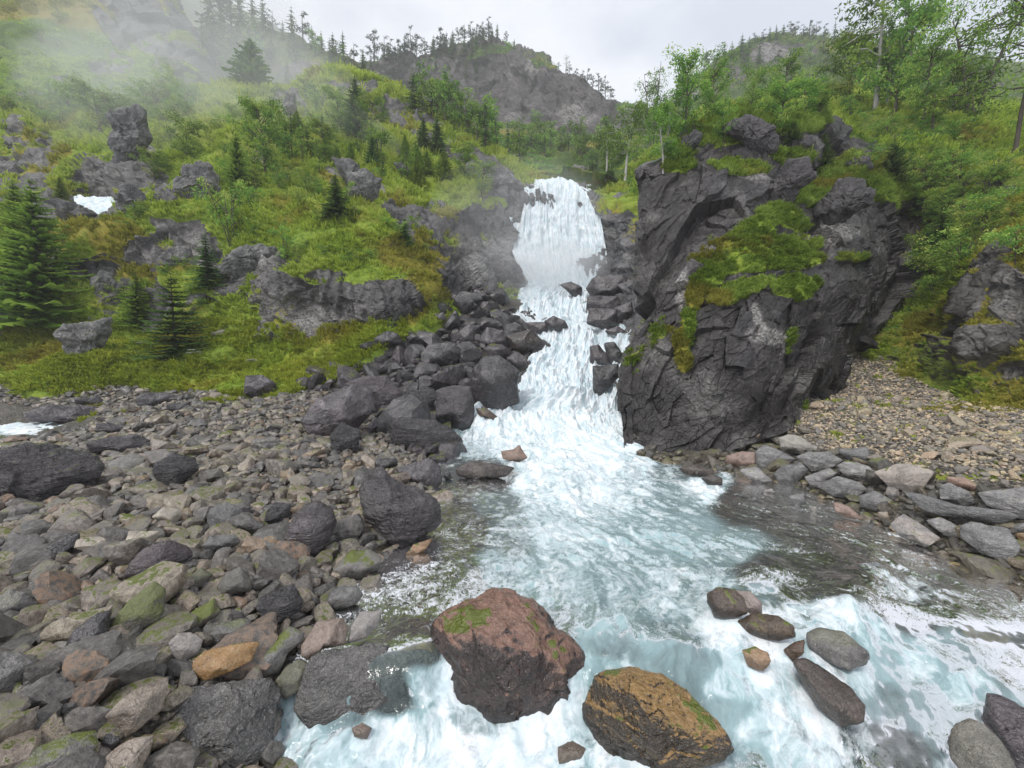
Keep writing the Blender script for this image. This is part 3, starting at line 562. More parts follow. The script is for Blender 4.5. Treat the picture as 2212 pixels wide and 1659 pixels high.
gc = m.mix(m.ramp(dry, (.3, 0.), (.7, .8)), m.ramp(m.math('ADD', m.math('MULTIPLY', n1, .5), m.math('MULTIPLY', n2, .5)), (.35, (.08, .11, .016)), (.5, (.19, .23, .03)), (.65, (.31, .32, .045))), (.17, .13, .03))
f = m.ramp(m.math('ADD', veg, m.math('MULTIPLY', m.math('SUBTRACT', n2, .5), .8)), (.4, 0.), (.55, 1.))
hh = m.math('ADD', m.math('MULTIPLY', vo.outputs['Distance'], -.8), m.math('ADD', m.math('MULTIPLY', vo2.outputs['Distance'], -.4), m.math('MULTIPLY', n2, .5)))
m_ground = m.done(m.bsdf(m.mix(f, pc, gc), m.n('Mix', {0: f, 2: .5, 3: .85}).outputs[0], m.bump(hh, .8, .09)))
ground = tag(link('ground', make_mesh('ground', gp, grid_faces(nu, nv), m_ground, {'veg': gveg, 'dry': gdry, 'wet': wet})), kind='structure')
gn = grid_normals(gp.reshape(nv, nu, 3)).reshape(-1, 3); gn[gn[:, 2] < 0] *= -1
LAND['ground'] = dict(p=gp, n=gn, veg=gveg, dry=gdry, f=grid_faces(nu, nv), o=ground)
# ---- side stream at the far left, and the hidden second fall behind the hillside
def small_water(name, rows, nu, nv, foam, amp_):
    Q = loft([[DP(q) for q in r] for r in rows], nu, nv); n = grid_normals(Q); p = Q.reshape(-1, 3)
    p = p + n.reshape(-1, 3) * (amp_ * fbm(p * 1.6, 5, 91))[:, None]; x, y, d = proj(p)
    fo = foam(x, y, p)
    return tag(link(name, make_mesh(name, p, grid_faces(nu, nv), m_water, {'foam': fo, 'aer': fo * .5, 'fall': np.clip((fo - .9) * 20, 0, 1) * (name == 'upper_stream')}, uv=p[:, :2])), kind='structure')
small_water('side_stream', [zr([(-400,850),(-200,850),(-40,866),(60,868),(150,878)], -4.0), zr([(-400,900),(-200,900),(0,890),(80,888),(190,905)], -4.12), zr([(-500,990),(-200,975),(0,960),(110,950),(240,930)], -4.22)], 160, 70,
            lambda x, y, p: np.clip(.2 + blobmask(x, y, [(30,915,70,14),(90,930,70,7,-4),(10,875,50,5)], .3 * fbm(p * 2, 3, 5)), 0, 1), .12)
small_water('upper_stream', [[(160,424,49.5),(200,424,49.5),(268,432,49)], [(160,436,47),(200,438,47),(268,444,46.5)], [(165,454,45),(215,462,44.5),(268,470,44)], [(165,490,42.5),(268,505,42)]], 60, 60, lambda x, y, p: np.ones_like(x), .2)
# ------------------------------------------------------------------ ray tests against everything laid so far
def bvh_of(names, extra=()):
    V = []; Fc = []; o = 0
    for nme in names:
        L = LAND[nme]; V.append(L['p']); Fc.append(L['f'] + o); o += len(L['p'])
    for p, f in extra: V.append(p); Fc.append(f + o); o += len(p)
    return BVHTree.FromPolygons(np.concatenate(V).tolist(), np.concatenate(Fc).tolist())
FV = np.concatenate([L['veg'][L['f'][:, 0]] for L in LAND.values()] + [np.zeros(len(grid_faces(420, 900)))])
BV = bvh_of(list(LAND), [(wp1, grid_faces(420, 900))])
def hit(px, py):
    r = Vector(ray(px, py)); h = BV.ray_cast(Vector((0, 0, 0)), r.normalized())
    if h[0] is None: return None
    return h[0], h[1], h[0].y * cp - h[0].z * sp_, FV[h[2]]
# ------------------------------------------------------------------ rocks
_ico = {}
def ico(s):
    if s not in _ico:
        b = bmesh.new(); bmesh.ops.create_icosphere(b, subdivisions=s, radius=1); b.verts.ensure_lookup_table()
        _ico[s] = (np.array([v.co[:] for v in b.verts]), np.array([[v.index for v in f.verts] for f in b.faces])); b.free()
    return _ico[s]
def facet_radius(d, N, h, k):
    t = np.maximum(d @ N.T, 0) / h
    return (t ** k).sum(1) ** (-1 / k)
def unit(v): v = np.asarray(v, float); return v / np.linalg.norm(v, axis=-1, keepdims=True)
# materials for the rocks
SLATE = ((.014, .012, .0125), (.044, .039, .041), (.15, .135, .14))
M_R = {
 'slate': rockmat('dark_slate', SLATE, 'obj', .9, .25, .0, .30, None, .55, None, .35),
 'crag': rockmat('crag_block', ((.010, .009, .009), (.027, .023, .024), (.085, .076, .078)), 'obj', .8, .35, .25, .4, None, .8, None, .2),
 'bankg': rockmat('bank_block', ((.06, .058, .056), (.16, .155, .152), (.33, .32, .31)), 'obj', 1.3, .45, .15, .42, (1, 1, 3, (.3, .2, .2)), .6, None, .35, .25),
 'wet': rockmat('wet_slab', ((.026, .024, .022), (.07, .066, .062), (.15, .14, .132)), None, 1.1, .4, .0, .24, (1, 1, 3, (.4, .2, .5)), .6),
 'slate_layer': rockmat('layered_slate', SLATE, 'obj', .8, .2, .15, .30, (1, 1, 7, (.35, -.2, .2)), .8, None, .3),
 'purple': rockmat('purple_slate', ((.026, .020, .022), (.062, .049, .053), (.15, .125, .132)), 'obj', .8, .15, .0, .32, (1, 1, 5, (.5, -.35, 0)), .6, None, .25),
 'grey': rockmat('grey_stone', ((.05, .046, .042), (.13, .122, .115), (.27, .25, .235)), 'obj', 1.6, .45, .45, .45, None, .6, None, .4),
 'pale': rockmat('pale_stone', ((.11, .10, .09), (.26, .235, .21), (.42, .385, .35)), 'obj', 1.8, .35, .2, .5, None, .5, None, .3),
 'brown': rockmat('brown_stone', ((.022, .016, .012), (.06, .044, .034), (.14, .105, .075)), 'obj', 1.3, .3, .1, .32, None, .6, None, .3),
 'orange': rockmat('orange_stone', ((.09, .055, .035), (.24, .16, .11), (.40, .30, .23)), 'obj', 1.5, .35, .15, .42, None, .6, None, .2),
 'mossy': rockmat('mossy_stone', ((.045, .042, .034), (.11, .10, .085), (.22, .205, .18)), 'obj', 1.8, .4, 1.0, .55, None, .6, None, .3),
 'lichen': rockmat('lichen_rock', ((.022, .021, .021), (.075, .072, .07), (.30, .29, .28)), 'obj', .8, .55, .35, .55, None, .8, None, .2),
 'red_top': rockmat('brown_boulder', ((.016, .010, .009), (.042, .028, .025), (.10, .07, .055)), None, .75, .2, .18, .28, None, .8, ((.27, .155, .115), .48)),
 'gold_top': rockmat('golden_boulder', ((.018, .012, .008), (.045, .032, .020), (.10, .075, .04)), None, .9, .25, .1, .3, (1, 1, 3, (.5, .3, .6)), .8, ((.33, .20, .075), .55)),
}
def boulder(label, mat, outline, T=.8, k=40, nplane=4, rough=.034, tiltup=.55, name='boulder', group=None, cat=None, sink=.12, seed=None, off=0, sub=None, d=None):
    seed = seed if seed is not None else (abs(hash_s(label)) % 9999); rg = np.random.default_rng(seed)
    O = np.array(outline, float); 
    # area centroid
    x, y = O[:, 0], O[:, 1]; x2, y2 = np.roll(x, -1), np.roll(y, -1); cr = x * y2 - x2 * y; A = cr.sum() / 2
    cx, cy_ = ((x + x2) * cr).sum() / 6 / A, ((y + y2) * cr).sum() / 6 / A
    bx = x[np.argsort(y)[-3:]].mean(); by = y.max() - .10 * (y.max() - y.min())
    if d is None:
        hs = [hit(q, by) for q in (bx, cx, (bx + cx) / 2)]; hs = [q[2] for q in hs if q]
        d0 = float(np.median(hs)) if hs else 20.
    else: d0 = d
    size = math.sqrt(abs(A)) / F * d0 / 2
    dC = d0 + sink * size * 2 * T + off
    C = Pd(cx, cy_, dC); vdir = unit(-C)                                  # towards the camera
    rt = unit(np.cross([0, 0, 1], vdir)); up = np.cross(vdir, rt)
    # outline in the plane through C facing the camera
    def onplane(px, py):
        r = ray(px, py); return r * (C @ vdir) / (r @ vdir) - C
    # resample outline with rounded corners
    n = 180; Q = np.array([onplane(a, b) for a, b in outline]); U, Vv = Q @ rt, Q @ up
    sc = max(np.ptp(U), np.ptp(Vv)) / 2
    ang = np.linspace(-math.pi, math.pi, n, endpoint=False); Rr = np.zeros(n)
    for i, a in enumerate(ang):
        ca, sa = math.cos(a), math.sin(a); best = 0
        for j in range(len(U)):
            x0, y0, x1, y1 = U[j], Vv[j], U[(j + 1) % len(U)], Vv[(j + 1) % len(U)]
            dx, dy = x1 - x0, y1 - y0; den = ca * dy - sa * dx
            if abs(den) < 1e-9: continue
            t = (x0 * dy - y0 * dx) / den; s = (x0 * sa - y0 * ca) / den
            if t > 0 and -1e-6 <= s <= 1 + 1e-6: best = max(best, t)
        Rr[i] = best or sc * .3
    kern = np.array([.25, .5, .25]); 
    for _ in range(1 if k > 10 else 3): Rr = np.convolve(np.r_[Rr[-1], Rr, Rr[0]], kern, 'valid')
    px_size = size / d0 * F
    sub = sub or (6 if px_size > 110 else 5 if px_size > 22 else 4)
    D, Fc = ico(sub); 
    TT = T * min(sc, size * 1.25)
    # facet planes in normalised space (lateral radius 1, depth 1)
    N = [[0, 0, 1.], [0, 0, -1.]]; h = [.9, .9]
    a0 = rg.uniform(0, 6.28)
    N.append([rg.uniform(-.25, .25), tiltup, .8]); h.append(max(.54, tiltup * .98))
    for q in range(nplane):
        a = a0 + q * 6.283 / nplane + rg.uniform(-.35, .35); l = rg.uniform(.45, .85)
        nn = [l * math.cos(a), l * math.sin(a), math.sqrt(1 - l * l)]; N.append(nn); h.append(max(l + .03, rg.uniform(.66, .86)))
        N.append([nn[0] * .9, nn[1] * .9, -nn[2]]); h.append(l + .05)
    N = np.array(N); nl = np.linalg.norm(N, axis=1); N /= nl[:, None]; h = np.maximum(np.array(h), np.hypot(N[:, 0], N[:, 1]) * 1.02 + .015)
    t = np.maximum(D @ N.T, 0) / h; lat = np.hypot(D[:, 0], D[:, 1])
    r = ((t ** k).sum(1) + lat ** (k * 1.6)) ** (-1 / k)
    L = D * r[:, None]; L[:, :2] *= 1.02 / np.mean(r[np.abs(D[:, 2]) < .25])
    th = np.arctan2(L[:, 1], L[:, 0]); Ri = np.interp(th, np.r_[ang, math.pi], np.r_[Rr, Rr[0]])
    wgt = np.minimum(np.hypot(L[:, 0], L[:, 1]), 1); Rm = np.sqrt((Rr ** 2).mean()); Re = Rm + (Ri - Rm) * np.clip(wgt * 1.25, 0, 1)
    X, Y, Zz = L[:, 0] * Re, L[:, 1] * Re, L[:, 2] * TT
    P = X[:, None] * rt + Y[:, None] * up + Zz[:, None] * vdir
    sd_ = seed % 97
    dirn = unit(P + 1e-9)
    q = (P + C) / size
    P = P + dirn * (size * rough * ((.7 * fbm(q * 1.3, 4, sd_, .5) + 1.2 * blocks(q * 1.3, sd_ + 3, 1.2) + .6 * blocks(q * 3.2, sd_ + 5, 1.2) + .3 * blocks(q * 8, sd_ + 6, 1.2))))[:, None]
    base = C.copy(); hz = P[:, 2].min(); base[2] += hz * .7
    zw_ = float(Pd(cx, by, d0)[2]); zz_ = P[:, 2] + C[2]
    wt_ = np.clip((zw_ + .16 + .10 * fbm(P * 2.5, 3, sd_) - zz_) / .07, 0, 1) if (cy_ > 930 and cx > 640 and name == 'boulder') else np.zeros(len(P))
    me = make_mesh(name, P + (C - base), Fc, M_R[mat], {'wet': wt_}, smooth=(k < 10 or sub < 5))
    o = link(name, me, loc=base)
    tag(o, label, cat or name.replace('_', ' '), group)
    BOULDERS.append((C.copy(), size, o, label, (cx, cy_)))
    return o
def hash_s(s):
    h = 7
    for c in s: h = (h * 31 + ord(c)) & 0xffffff
    return h
BOULDERS = []
B = boulder
# --- stream boulders, foreground
B('big round boulder with a reddish top and dark wet front in the white rapids', 'red_top', Z(8, [(980,570),(1080,575),(1230,640),(1385,765),(1400,815),(1480,870),(1540,960),(1565,1040),(1530,1110),(1470,1190),(1400,1270),(1350,1350),(1200,1420),(1060,1410),(960,1400),(860,1310),(750,1240),(715,1150),(695,1050),(650,960),(605,870),(630,780),(720,710),(880,640)]), T=.95, k=9, nplane=6, rough=.07, tiltup=.8, sink=.35, seed=5)
B('big slanting boulder with a golden brown top and black front in the rapids', 'gold_top', Z(8, [(1560,1290),(1600,1190),(1620,1110),(1690,1065),(1850,1045),(2020,1080),(2190,1190),(2310,1330),(2400,1440),(2440,1540),(2380,1600),(2215,1670),(2100,1720),(1900,1700),(1720,1580),(1620,1450),(1565,1370)]), T=.85, k=16, nplane=5, rough=.05, tiltup=.85, sink=.35, seed=8)
B('reddish brown rounded rock perched above the water, uppermost in the right hand rapids', 'brown', Z(9, [(258,580),(330,545),(430,555),(475,610),(500,700),(420,730),(300,725),(255,640)]), k=8)
B('long dark brown rock lying low behind the foam, joined to the reddish rounded rock', 'brown', Z(9, [(430,760),(540,710),(690,720),(780,780),(800,850),(700,875),(560,850),(450,820)]), k=8)
B('tan rock under a thin sheet of water behind the reddish rounded rock', 'orange', Z(9, [(430,560),(520,570),(590,640),(600,720),(520,730),(470,680)]), k=8, sink=.5)
B('small golden brown stone sitting alone in white foam', 'orange', Z(9, [(470,930),(550,910),(630,950),(645,1000),(600,1060),(510,1030)]), k=8)
B('grey brown oval boulder with foam around it, right of the small black stone', 'grey', Z(9, [(880,830),(950,790),(1100,820),(1250,950),(1240,1020),(1130,1060),(980,985),(890,920)]), k=9, T=.9)
B('small black pointed stone wedged between foam and the oval boulder', 'brown', Z(9, [(728,930),(800,880),(862,865),(850,950),(790,1010)]), k=14)
B('brown wedge shaped boulder with a black end face, lower right rapids', 'brown', Z(9, [(795,1010),(870,985),(1000,1060),(1150,1170),(1220,1270),(1200,1360),(1090,1410),(990,1340),(950,1290),(850,1150)]), k=16, T=.9)
B('purple grey boulder cut by the bottom right corner of the photo', 'purple', Z(9, [(1985,1200),(2070,1215),(2250,1300),(2400,1400),(2400,1800),(2150,1800),(2050,1500),(1940,1350)]), k=14, T=.9)
B('brown mossy boulder leaning on the purple grey boulder at the bottom right', 'mossy', Z(9, [(1790,1390),(1880,1345),(1960,1390),(2050,1480),(2160,1640),(2200,1760),(1900,1760),(1760,1600),(1745,1500)]), k=12, T=.7, sink=.0, off=-.15)
B('small reddish stone in the foam at the bottom left of the rapids', 'orange', Z(8, [(120,1410),(180,1380),(240,1410),(210,1480),(130,1470)]), k=8)
B('half drowned tan rock in white water between the two big boulders', 'orange', Z(8, [(1390,1530),(1480,1490),(1560,1540),(1540,1610),(1400,1630)]), k=8, sink=.4)
B('wide slab of dark rock with a thin film of water sliding over it', 'wet', Z(8, [(-130,960),(60,930),(140,900),(320,900),(560,930),(640,1000),(650,1180),(600,1320),(390,1420),(100,1410),(-100,1420),(-200,1300)]), T=.25, k=14, rough=.08, sink=.2, off=.27)
B('tan flat rock just under the surface above the wide wet slab', 'pale', Z(8, [(170,700),(300,685),(270,790),(200,850),(90,890),(120,770)]), T=.5, k=14, sink=.25)
B('long dark wet slab by the water, at the bottom left of the rapids', 'wet', Z(7, [(1440,1110),(1640,1100),(1700,1200),(1730,1320),(1700,1440),(1560,1620),(1490,1720),(880,1720),(960,1480),(1030,1300),(1150,1170),(1280,1150)]), T=.4, k=30, nplane=5, rough=.07, sink=.3, off=.15)
B('brown stone under water beside the reddish purple boulder', 'orange', Z(8, [(620,240),(560,330),(440,350),(500,280)]), T=.5, sink=.5)
B('peaked tan rock standing alone in the pale pool below the cascade', 'orange', Z(5, [(1040,1285),(1120,1270),(1150,1245),(1200,1325),(1140,1355),(1050,1330)]), k=18)
B('low flat brown rock awash at the left edge of the pool', 'brown', Z(5, [(760,1400),(850,1342),(1010,1365),(1120,1385),(1060,1440),(900,1460),(780,1435)]), T=.6, k=14)
B('small dark stone between the pool edge and the low flat brown rock', 'slate', Z(5, [(678,1430),(722,1408),(735,1450),(700,1468)]))
B('small round dark rock poking out of the rapid right of centre', 'slate', Z(5, [(1400,258),(1470,235),(1540,270),(1530,330),(1490,340),(1440,290)]), k=9)
B('brown low stone in the shallows under the crag', 'brown', Z(6, [(80,1390),(180,1365),(300,1400),(280,1440),(140,1430)]), T=.6)
B('dark low stone with foam behind it, in the shallows right of the pool', 'brown', Z(6, [(220,1450),(290,1425),(350,1450),(350,1495),(260,1490)]), T=.6)
# --- boulders beside the cascade
B('huge dark boulder with a flat sloping top, tallest beside the cascade', 'slate', Z(5, [(865,780),(930,700),(1030,695),(1150,795),(1130,880),(1145,980),(1040,1030),(880,1010),(848,900)]), T=.9, k=18, nplane=6, sink=.0, tiltup=.8)
B('dark purple block with a square front, between the layered block and the huge boulder', 'purple', Z(5, [(640,910),(760,878),(850,890),(872,1040),(860,1090),(790,1165),(730,1130),(640,1080)]), T=.8, k=18, off=-.2)
B('layered dark block with a pale flat top, left of the square purple block', 'slate_layer', Z(5, [(435,950),(480,910),(620,903),(662,950),(652,1085),(425,1075)]), T=.8, k=20, tiltup=.85)
B('long layered black slab lying at the head of the pool, left bank', 'slate_layer', Z(5, [(355,1085),(440,1072),(640,1090),(795,1200),(802,1285),(640,1315),(450,1310),(370,1230)]), T=.7, k=20, tiltup=.8)
B('smooth light purple boulder behind the pale topped slab', 'purple', Z(5, [(70,880),(200,828),(335,820),(400,900),(445,970),(420,1040),(270,1050),(235,920)]), T=.8, k=12, off=.3)
B('big dark slab with a pale sloping top, largest of the left bank', 'slate', Z(4, [(1865,1100),(1970,960),(2060,920),(2180,868),(2295,905),(2308,980),(2290,1050),(2180,1170),(2060,1230),(1930,1200)]), T=.8, k=22, nplane=5, tiltup=.9, seed=3)
B('dark broken block leaning below the big pale topped slab', 'slate_layer', Z(5, [(-20,1190),(60,1105),(170,1155),(155,1255),(100,1325),(0,1300)]), k=18)
B('thin upright stone between the broken block and the long layered slab', 'slate', Z(5, [(270,1070),(283,1130),(220,1205),(207,1140)]), k=18)
B('small mossy stone on top of the rubble left of the layered block', 'mossy', Z(5, [(288,1050),(350,1028),(388,1060),(370,1115),(300,1125)]), k=8)
B('broad pale grey slab on the dark scree, left of the huge boulder', 'slate', Z(5, [(540,680),(590,628),(720,612),(805,662),(770,725),(650,780),(560,765)]), T=.6, k=20, tiltup=.95)
B('thin dark slab wedged under the huge boulder', 'slate_layer', Z(5, [(640,770),(870,728),(885,770),(780,805),(660,795)]), k=16, T=.6)
B('dark rounded block at the water edge, above the huge boulder', 'slate', Z(5, [(1060,710),(1130,668),(1190,700),(1218,770),(1160,805),(1100,752)]), k=14)
B('large brown black block standing at the bend of the cascade', 'brown', Z(5, [(1055,630),(1075,570),(1220,532),(1288,600),(1240,645),(1180,695),(1070,690)]), k=16, tiltup=.8)
B('dark angular rock halfway up the left side of the cascade', 'slate', Z(5, [(900,600),(950,520),(1050,538),(1062,610),(1000,665),(900,655)]), k=18)
B('low dark rock reaching into the upper cascade', 'slate', Z(5, [(1305,480),(1360,448),(1430,478),(1452,520),(1400,545),(1330,535)]), k=12)
B('flat dark rock beside the low rock in the upper cascade', 'slate', Z(5, [(1190,490),(1300,485),(1380,545),(1300,565),(1210,540)]), k=14, T=.6)
B('tilted slab with a pale top, highest on the dark scree', 'lichen', Z(5, [(758,330),(800,298),(900,312),(925,350),(820,388),(768,372)]), k=20, T=.6)
B('dark grey block at the foot of the green mound', 'slate', Z(5, [(255,590),(340,538),(400,558),(432,620),(300,655)]), k=18)
B('small angular grey slab just below the block at the mound', 'slate_layer', Z(5, [(278,690),(350,638),(432,690),(340,712)]), k=18)
B('pointed dark rock in the middle of the scree', 'slate', Z(5, [(780,540),(850,488),(880,550),(865,620),(830,655),(780,600)]), k=18)
B('small squarish dark stone under the yellow moss tongue', 'slate', Z(5, [(620,440),(680,425),(702,470),(640,492)]), k=18)
B('tall dark rock with a flat crown, right of the falls basin', 'slate', Z(5, [(1560,280),(1600,225),(1640,193),(1780,198),(1842,228),(1842,310),(1760,335),(1600,330)]), T=.8, k=18, sink=0)
B('middle rock of the dark stack right of the falls basin', 'slate', Z(5, [(1580,325),(1760,328),(1780,400),(1700,450),(1570,410)]), T=.8, k=18, sink=0)
B('lowest rock of the dark stack, at the edge of the cascade', 'slate', Z(5, [(1580,400),(1740,408),(1765,500),(1680,540),(1575,495)]), T=.8, k=16, sink=0)
B('leaning dark slab between the stack and the crag', 'slate', Z(5, [(1735,400),(1845,358),(1855,430),(1780,505)]), k=18)
B('flat wet ledge under the stack, awash in the cascade', 'slate', Z(5, [(1680,540),(1760,510),(1800,540),(1780,575),(1700,565)]), T=.6)
B('upright dark boulder in the right half of the cascade', 'slate', Z(5, [(1588,640),(1640,622),(1692,690),(1705,748),(1588,750)]), k=10, T=.8, sink=0)
B('rounded boulder with a veil of water running over it, beside the upright boulder', 'slate', Z(5, [(1675,620),(1740,608),(1785,680),(1775,745),(1700,745)]), k=9, T=.6, sink=.2)
B('dark block hanging against the crag foot, lowest in the right half of the cascade', 'slate', Z(5, [(1608,760),(1760,748),(1765,830),(1705,895),(1640,945),(1608,900)]), k=16, T=.8, sink=0)
B('low brown rock half covered by spray, left foot of the cascade', 'brown', Z(5, [(880,1020),(950,1020),(1015,1070),(1000,1095),(900,1060)]), k=12, sink=.2)
# --- left bank boulders
B('reddish purple layered boulder at the edge of the pool, left bank', 'purple', Z(5, [(160,1515),(230,1420),(300,1388),(350,1448),(480,1498),(600,1560),(660,1640),(668,1720),(640,1760),(430,1880),(290,1830),(200,1700)]), T=.8, k=18, nplane=6, tiltup=.7, rough=.06, seed=12)
B('flat grey slab lying behind the reddish purple layered boulder', 'slate', Z(5, [(400,1390),(590,1325),(660,1378),(672,1475),(610,1535),(480,1495),(400,1445)]), T=.5, k=18)
B('low grey slab left of the reddish purple boulder top', 'slate', Z(5, [(188,1360),(290,1328),(392,1330),(402,1375),(300,1405)]), T=.6, k=18)
B('rounded dark purple boulder standing in the cobbles, left bank', 'purple', Z(7, [(1960,15),(2040,60),(2072,150),(2040,250),(1950,340),(1900,380),(1820,335),(1762,260),(1770,175),(1830,90),(1890,30)]), k=7, rough=.03, T=.95)
B('broad pinkish grey dome shaped boulder among the cobbles', 'purple', Z(7, [(1060,262),(1150,290),(1182,340),(1150,375),(1060,405),(1020,455),(940,505),(820,495),(755,470),(800,400),(880,310),(960,275)]), k=7, rough=.03, T=.8)
B('smooth dark elongated stone pointing up and right', 'slate', Z(7, [(690,680),(662,860),(560,935),(440,975),(392,920),(470,800),(600,705)]), k=8, rough=.03)
B('small round stone capped with bright green moss', 'mossy', Z(7, [(900,830),(940,808),(1010,840),(1038,890),(1000,965),(900,940),(858,900)]), k=9)
B('pale grey chunky stone right of the moss capped stone', 'pale', Z(7, [(1100,830),(1180,823),(1252,870),(1222,955),(1110,1012),(1058,950),(1048,890)]), k=14)
B('orange pink flat slab in the lower left cobbles', 'orange', Z(7, [(1030,1105),(1002,1290),(940,1345),(770,1475),(658,1340),(760,1230),(880,1150)]), T=.5, k=22, tiltup=.85)
B('mossy speckled stone beside the wet slab', 'mossy', Z(7, [(1850,978),(1912,1030),(1890,1120),(1830,1195),(1760,1228),(1718,1180),(1698,1120),(1770,1030)]), k=9)
B('brown grey stone leaning over the head of the long wet slab', 'grey', Z(7, [(1780,793),(1872,830),(1862,880),(1780,945),(1720,1065),(1620,1095),(1548,1040),(1570,970),(1650,900)]), k=12)
B('tan speckled block on the water side of the cobbles', 'orange', Z(7, [(1960,758),(2110,733),(2152,800),(2130,892),(1960,935),(1950,1005),(1868,960),(1868,900)]), k=14)
B('wet angular slab with a sharp ridge in the cobbles near the water', 'slate_layer', Z(7, [(1810,518),(1872,630),(1850,685),(1700,775),(1588,680),(1600,608)]), k=22)
B('big pinkish slab cut by the left edge of the photo, lower cobbles', 'grey', Z(7, [(-100,940),(120,948),(232,1020),(218,1115),(110,1185),(-100,1210)]), k=16)
B('pinkish layered slab at the left edge, halfway down the cobbles', 'grey', Z(7, [(60,555),(150,578),(252,640),(120,705),(-20,765),(-70,640)]), k=16)
B('large mossy speckled boulder in the middle of the cobbles', 'mossy', Z(7, [(950,508),(1022,560),(1002,680),(970,760),(800,835),(688,790),(740,700),(830,600)]), k=12)
B('speckled beige boulder above the water edge cobbles', 'mossy', Z(7, [(1480,418),(1562,500),(1540,562),(1370,605),(1338,540),(1400,450)]), k=10)
B('speckled beige stone left of the speckled boulder', 'mossy', Z(7, [(1250,418),(1312,470),(1250,532),(1180,565),(1138,500)]), k=10)
B('pale pinkish white block, palest stone in the cobbles', 'pale', Z(7, [(1010,48),(1110,58),(1142,100),(1060,172),(938,110)]), k=18)
B('flat topped pinkish grey block left of the dome boulder', 'pale', Z(7, [(800,198),(972,198),(960,272),(840,325),(768,290)]), k=20)
B('pale flat oval stone above the dark mossy slab', 'pale', Z(7, [(560,233),(690,228),(702,280),(560,335),(448,300),(480,250)]), k=14)
B('speckled brown block with green moss behind it', 'grey', Z(7, [(1390,18),(1490,58),(1522,130),(1430,192),(1310,212),(1278,140),(1300,60)]), k=16)
B('blue grey layered stone left of the rounded dark purple boulder', 'slate_layer', Z(7, [(1700,18),(1792,30),(1792,120),(1700,182),(1638,130),(1650,68)]), k=18)
B('dark green tinged pointed slab in the upper left cobbles', 'slate', Z(7, [(490,208),(480,280),(400,372),(250,388),(298,290),(400,222)]), k=16)
B('orange topped brown block under the rounded purple boulder', 'orange', Z(7, [(1530,228),(1700,258),(1712,300),(1640,345),(1530,342),(1488,290)]), k=18)
B('layered brown stone left of the orange topped block', 'grey', Z(7, [(1300,228),(1450,218),(1482,270),(1400,312),(1290,335),(1253,290)]), k=16)
B('layered speckled slab above the pale grey chunky stone', 'grey', Z(7, [(1480,738),(1540,748),(1562,800),(1480,862),(1340,895),(1288,840),(1340,778)]), k=16)
B('mossy angular stone below the speckled beige stone', 'mossy', Z(7, [(1320,612),(1362,690),(1300,762),(1200,805),(1128,770),(1180,700)]), k=16)
B('smooth pale brown boulder at the waterline, left bank', 'grey', Z(8, [(120,318),(230,308),(292,370),(282,435),(180,495),(40,495),(0,440),(60,360)]), k=7, rough=.03)
B('grey speckled flat stone at the waterline below the smooth pale boulder', 'grey', Z(8, [(60,528),(150,538),(182,590),(140,645),(20,685),(-45,640),(-20,568)]), k=9)
B('wide flat slab in the bottom left corner of the cobbles', 'grey', Z(7, [(590,1425),(595,1510),(500,1640),(440,1720),(-40,1720),(120,1560),(300,1498),(450,1450)]), T=.5, k=20)
B('speckled yellowish slab left of the long dark wet slab', 'orange', Z(7, [(940,1458),(920,1555),(850,1720),(560,1720),(680,1560),(820,1478)]), T=.5, k=16)
B('small oval blue grey stone below the orange pink slab', 'slate', Z(7, [(650,1450),(720,1440),(742,1500),(690,1560),(630,1510)]), k=8)
B('large beige and grey slab above the long dark wet slab', 'orange', Z(7, [(1200,1000),(1260,940),(1420,900),(1600,880),(1540,1000),(1420,1060),(1260,1130),(1200,1060)]), T=.5, k=18)
# upper part of the left bank
B('huge layered grey black slab at the left edge beside the side stream', 'slate_layer', Z(4, [(-80,1290),(60,1258),(230,1238),(560,1288),(612,1330),(590,1445),(540,1545),(430,1610),(180,1650),(0,1620),(-80,1500)]), T=.7, k=16, rough=.06, tiltup=.6)
B('rough grey slab standing in the upper cobbles', 'slate_layer', Z(4, [(958,1360),(1060,1298),(1200,1328),(1225,1400),(1100,1495),(1000,1525),(948,1430)]), k=16)
B('flat purple grey slab right of the side stream', 'purple', Z(4, [(580,1160),(600,1108),(830,1128),(862,1170),(700,1185)]), T=.6, k=18)
B('purple block with a pink flat top in the upper cobbles', 'purple', Z(4, [(540,1235),(700,1188),(840,1178),(972,1240),(850,1305),(700,1315),(560,1290)]), T=.7, k=20)
B('long dark ridge of rock behind the side stream', 'slate', Z(4, [(160,1050),(300,998),(560,1000),(760,1060),(600,1115),(400,1115),(190,1095)]), T=.7, k=14)
B('dark slab with yellow moss on its back edge', 'slate', Z(4, [(840,960),(870,928),(1000,918),(1122,950),(1050,1002),(860,1022)]), T=.7, k=16)
B('black mossy block sitting in the yellow grass', 'slate', Z(4, [(1515,820),(1620,812),(1700,868),(1712,922),(1570,955),(1508,930)]), k=16, T=.9, sink=0)
B('low grey slab with yellow moss, left end of the cobble bank', 'slate', Z(4, [(460,960),(600,940),(660,985),(560,1010),(470,995)]), T=.6, k=16)
B('flat dark slab between the yellow moss and the grass', 'slate', Z(4, [(1030,990),(1150,985),(1200,1025),(1100,1045),(1030,1030)]), T=.6, k=18)
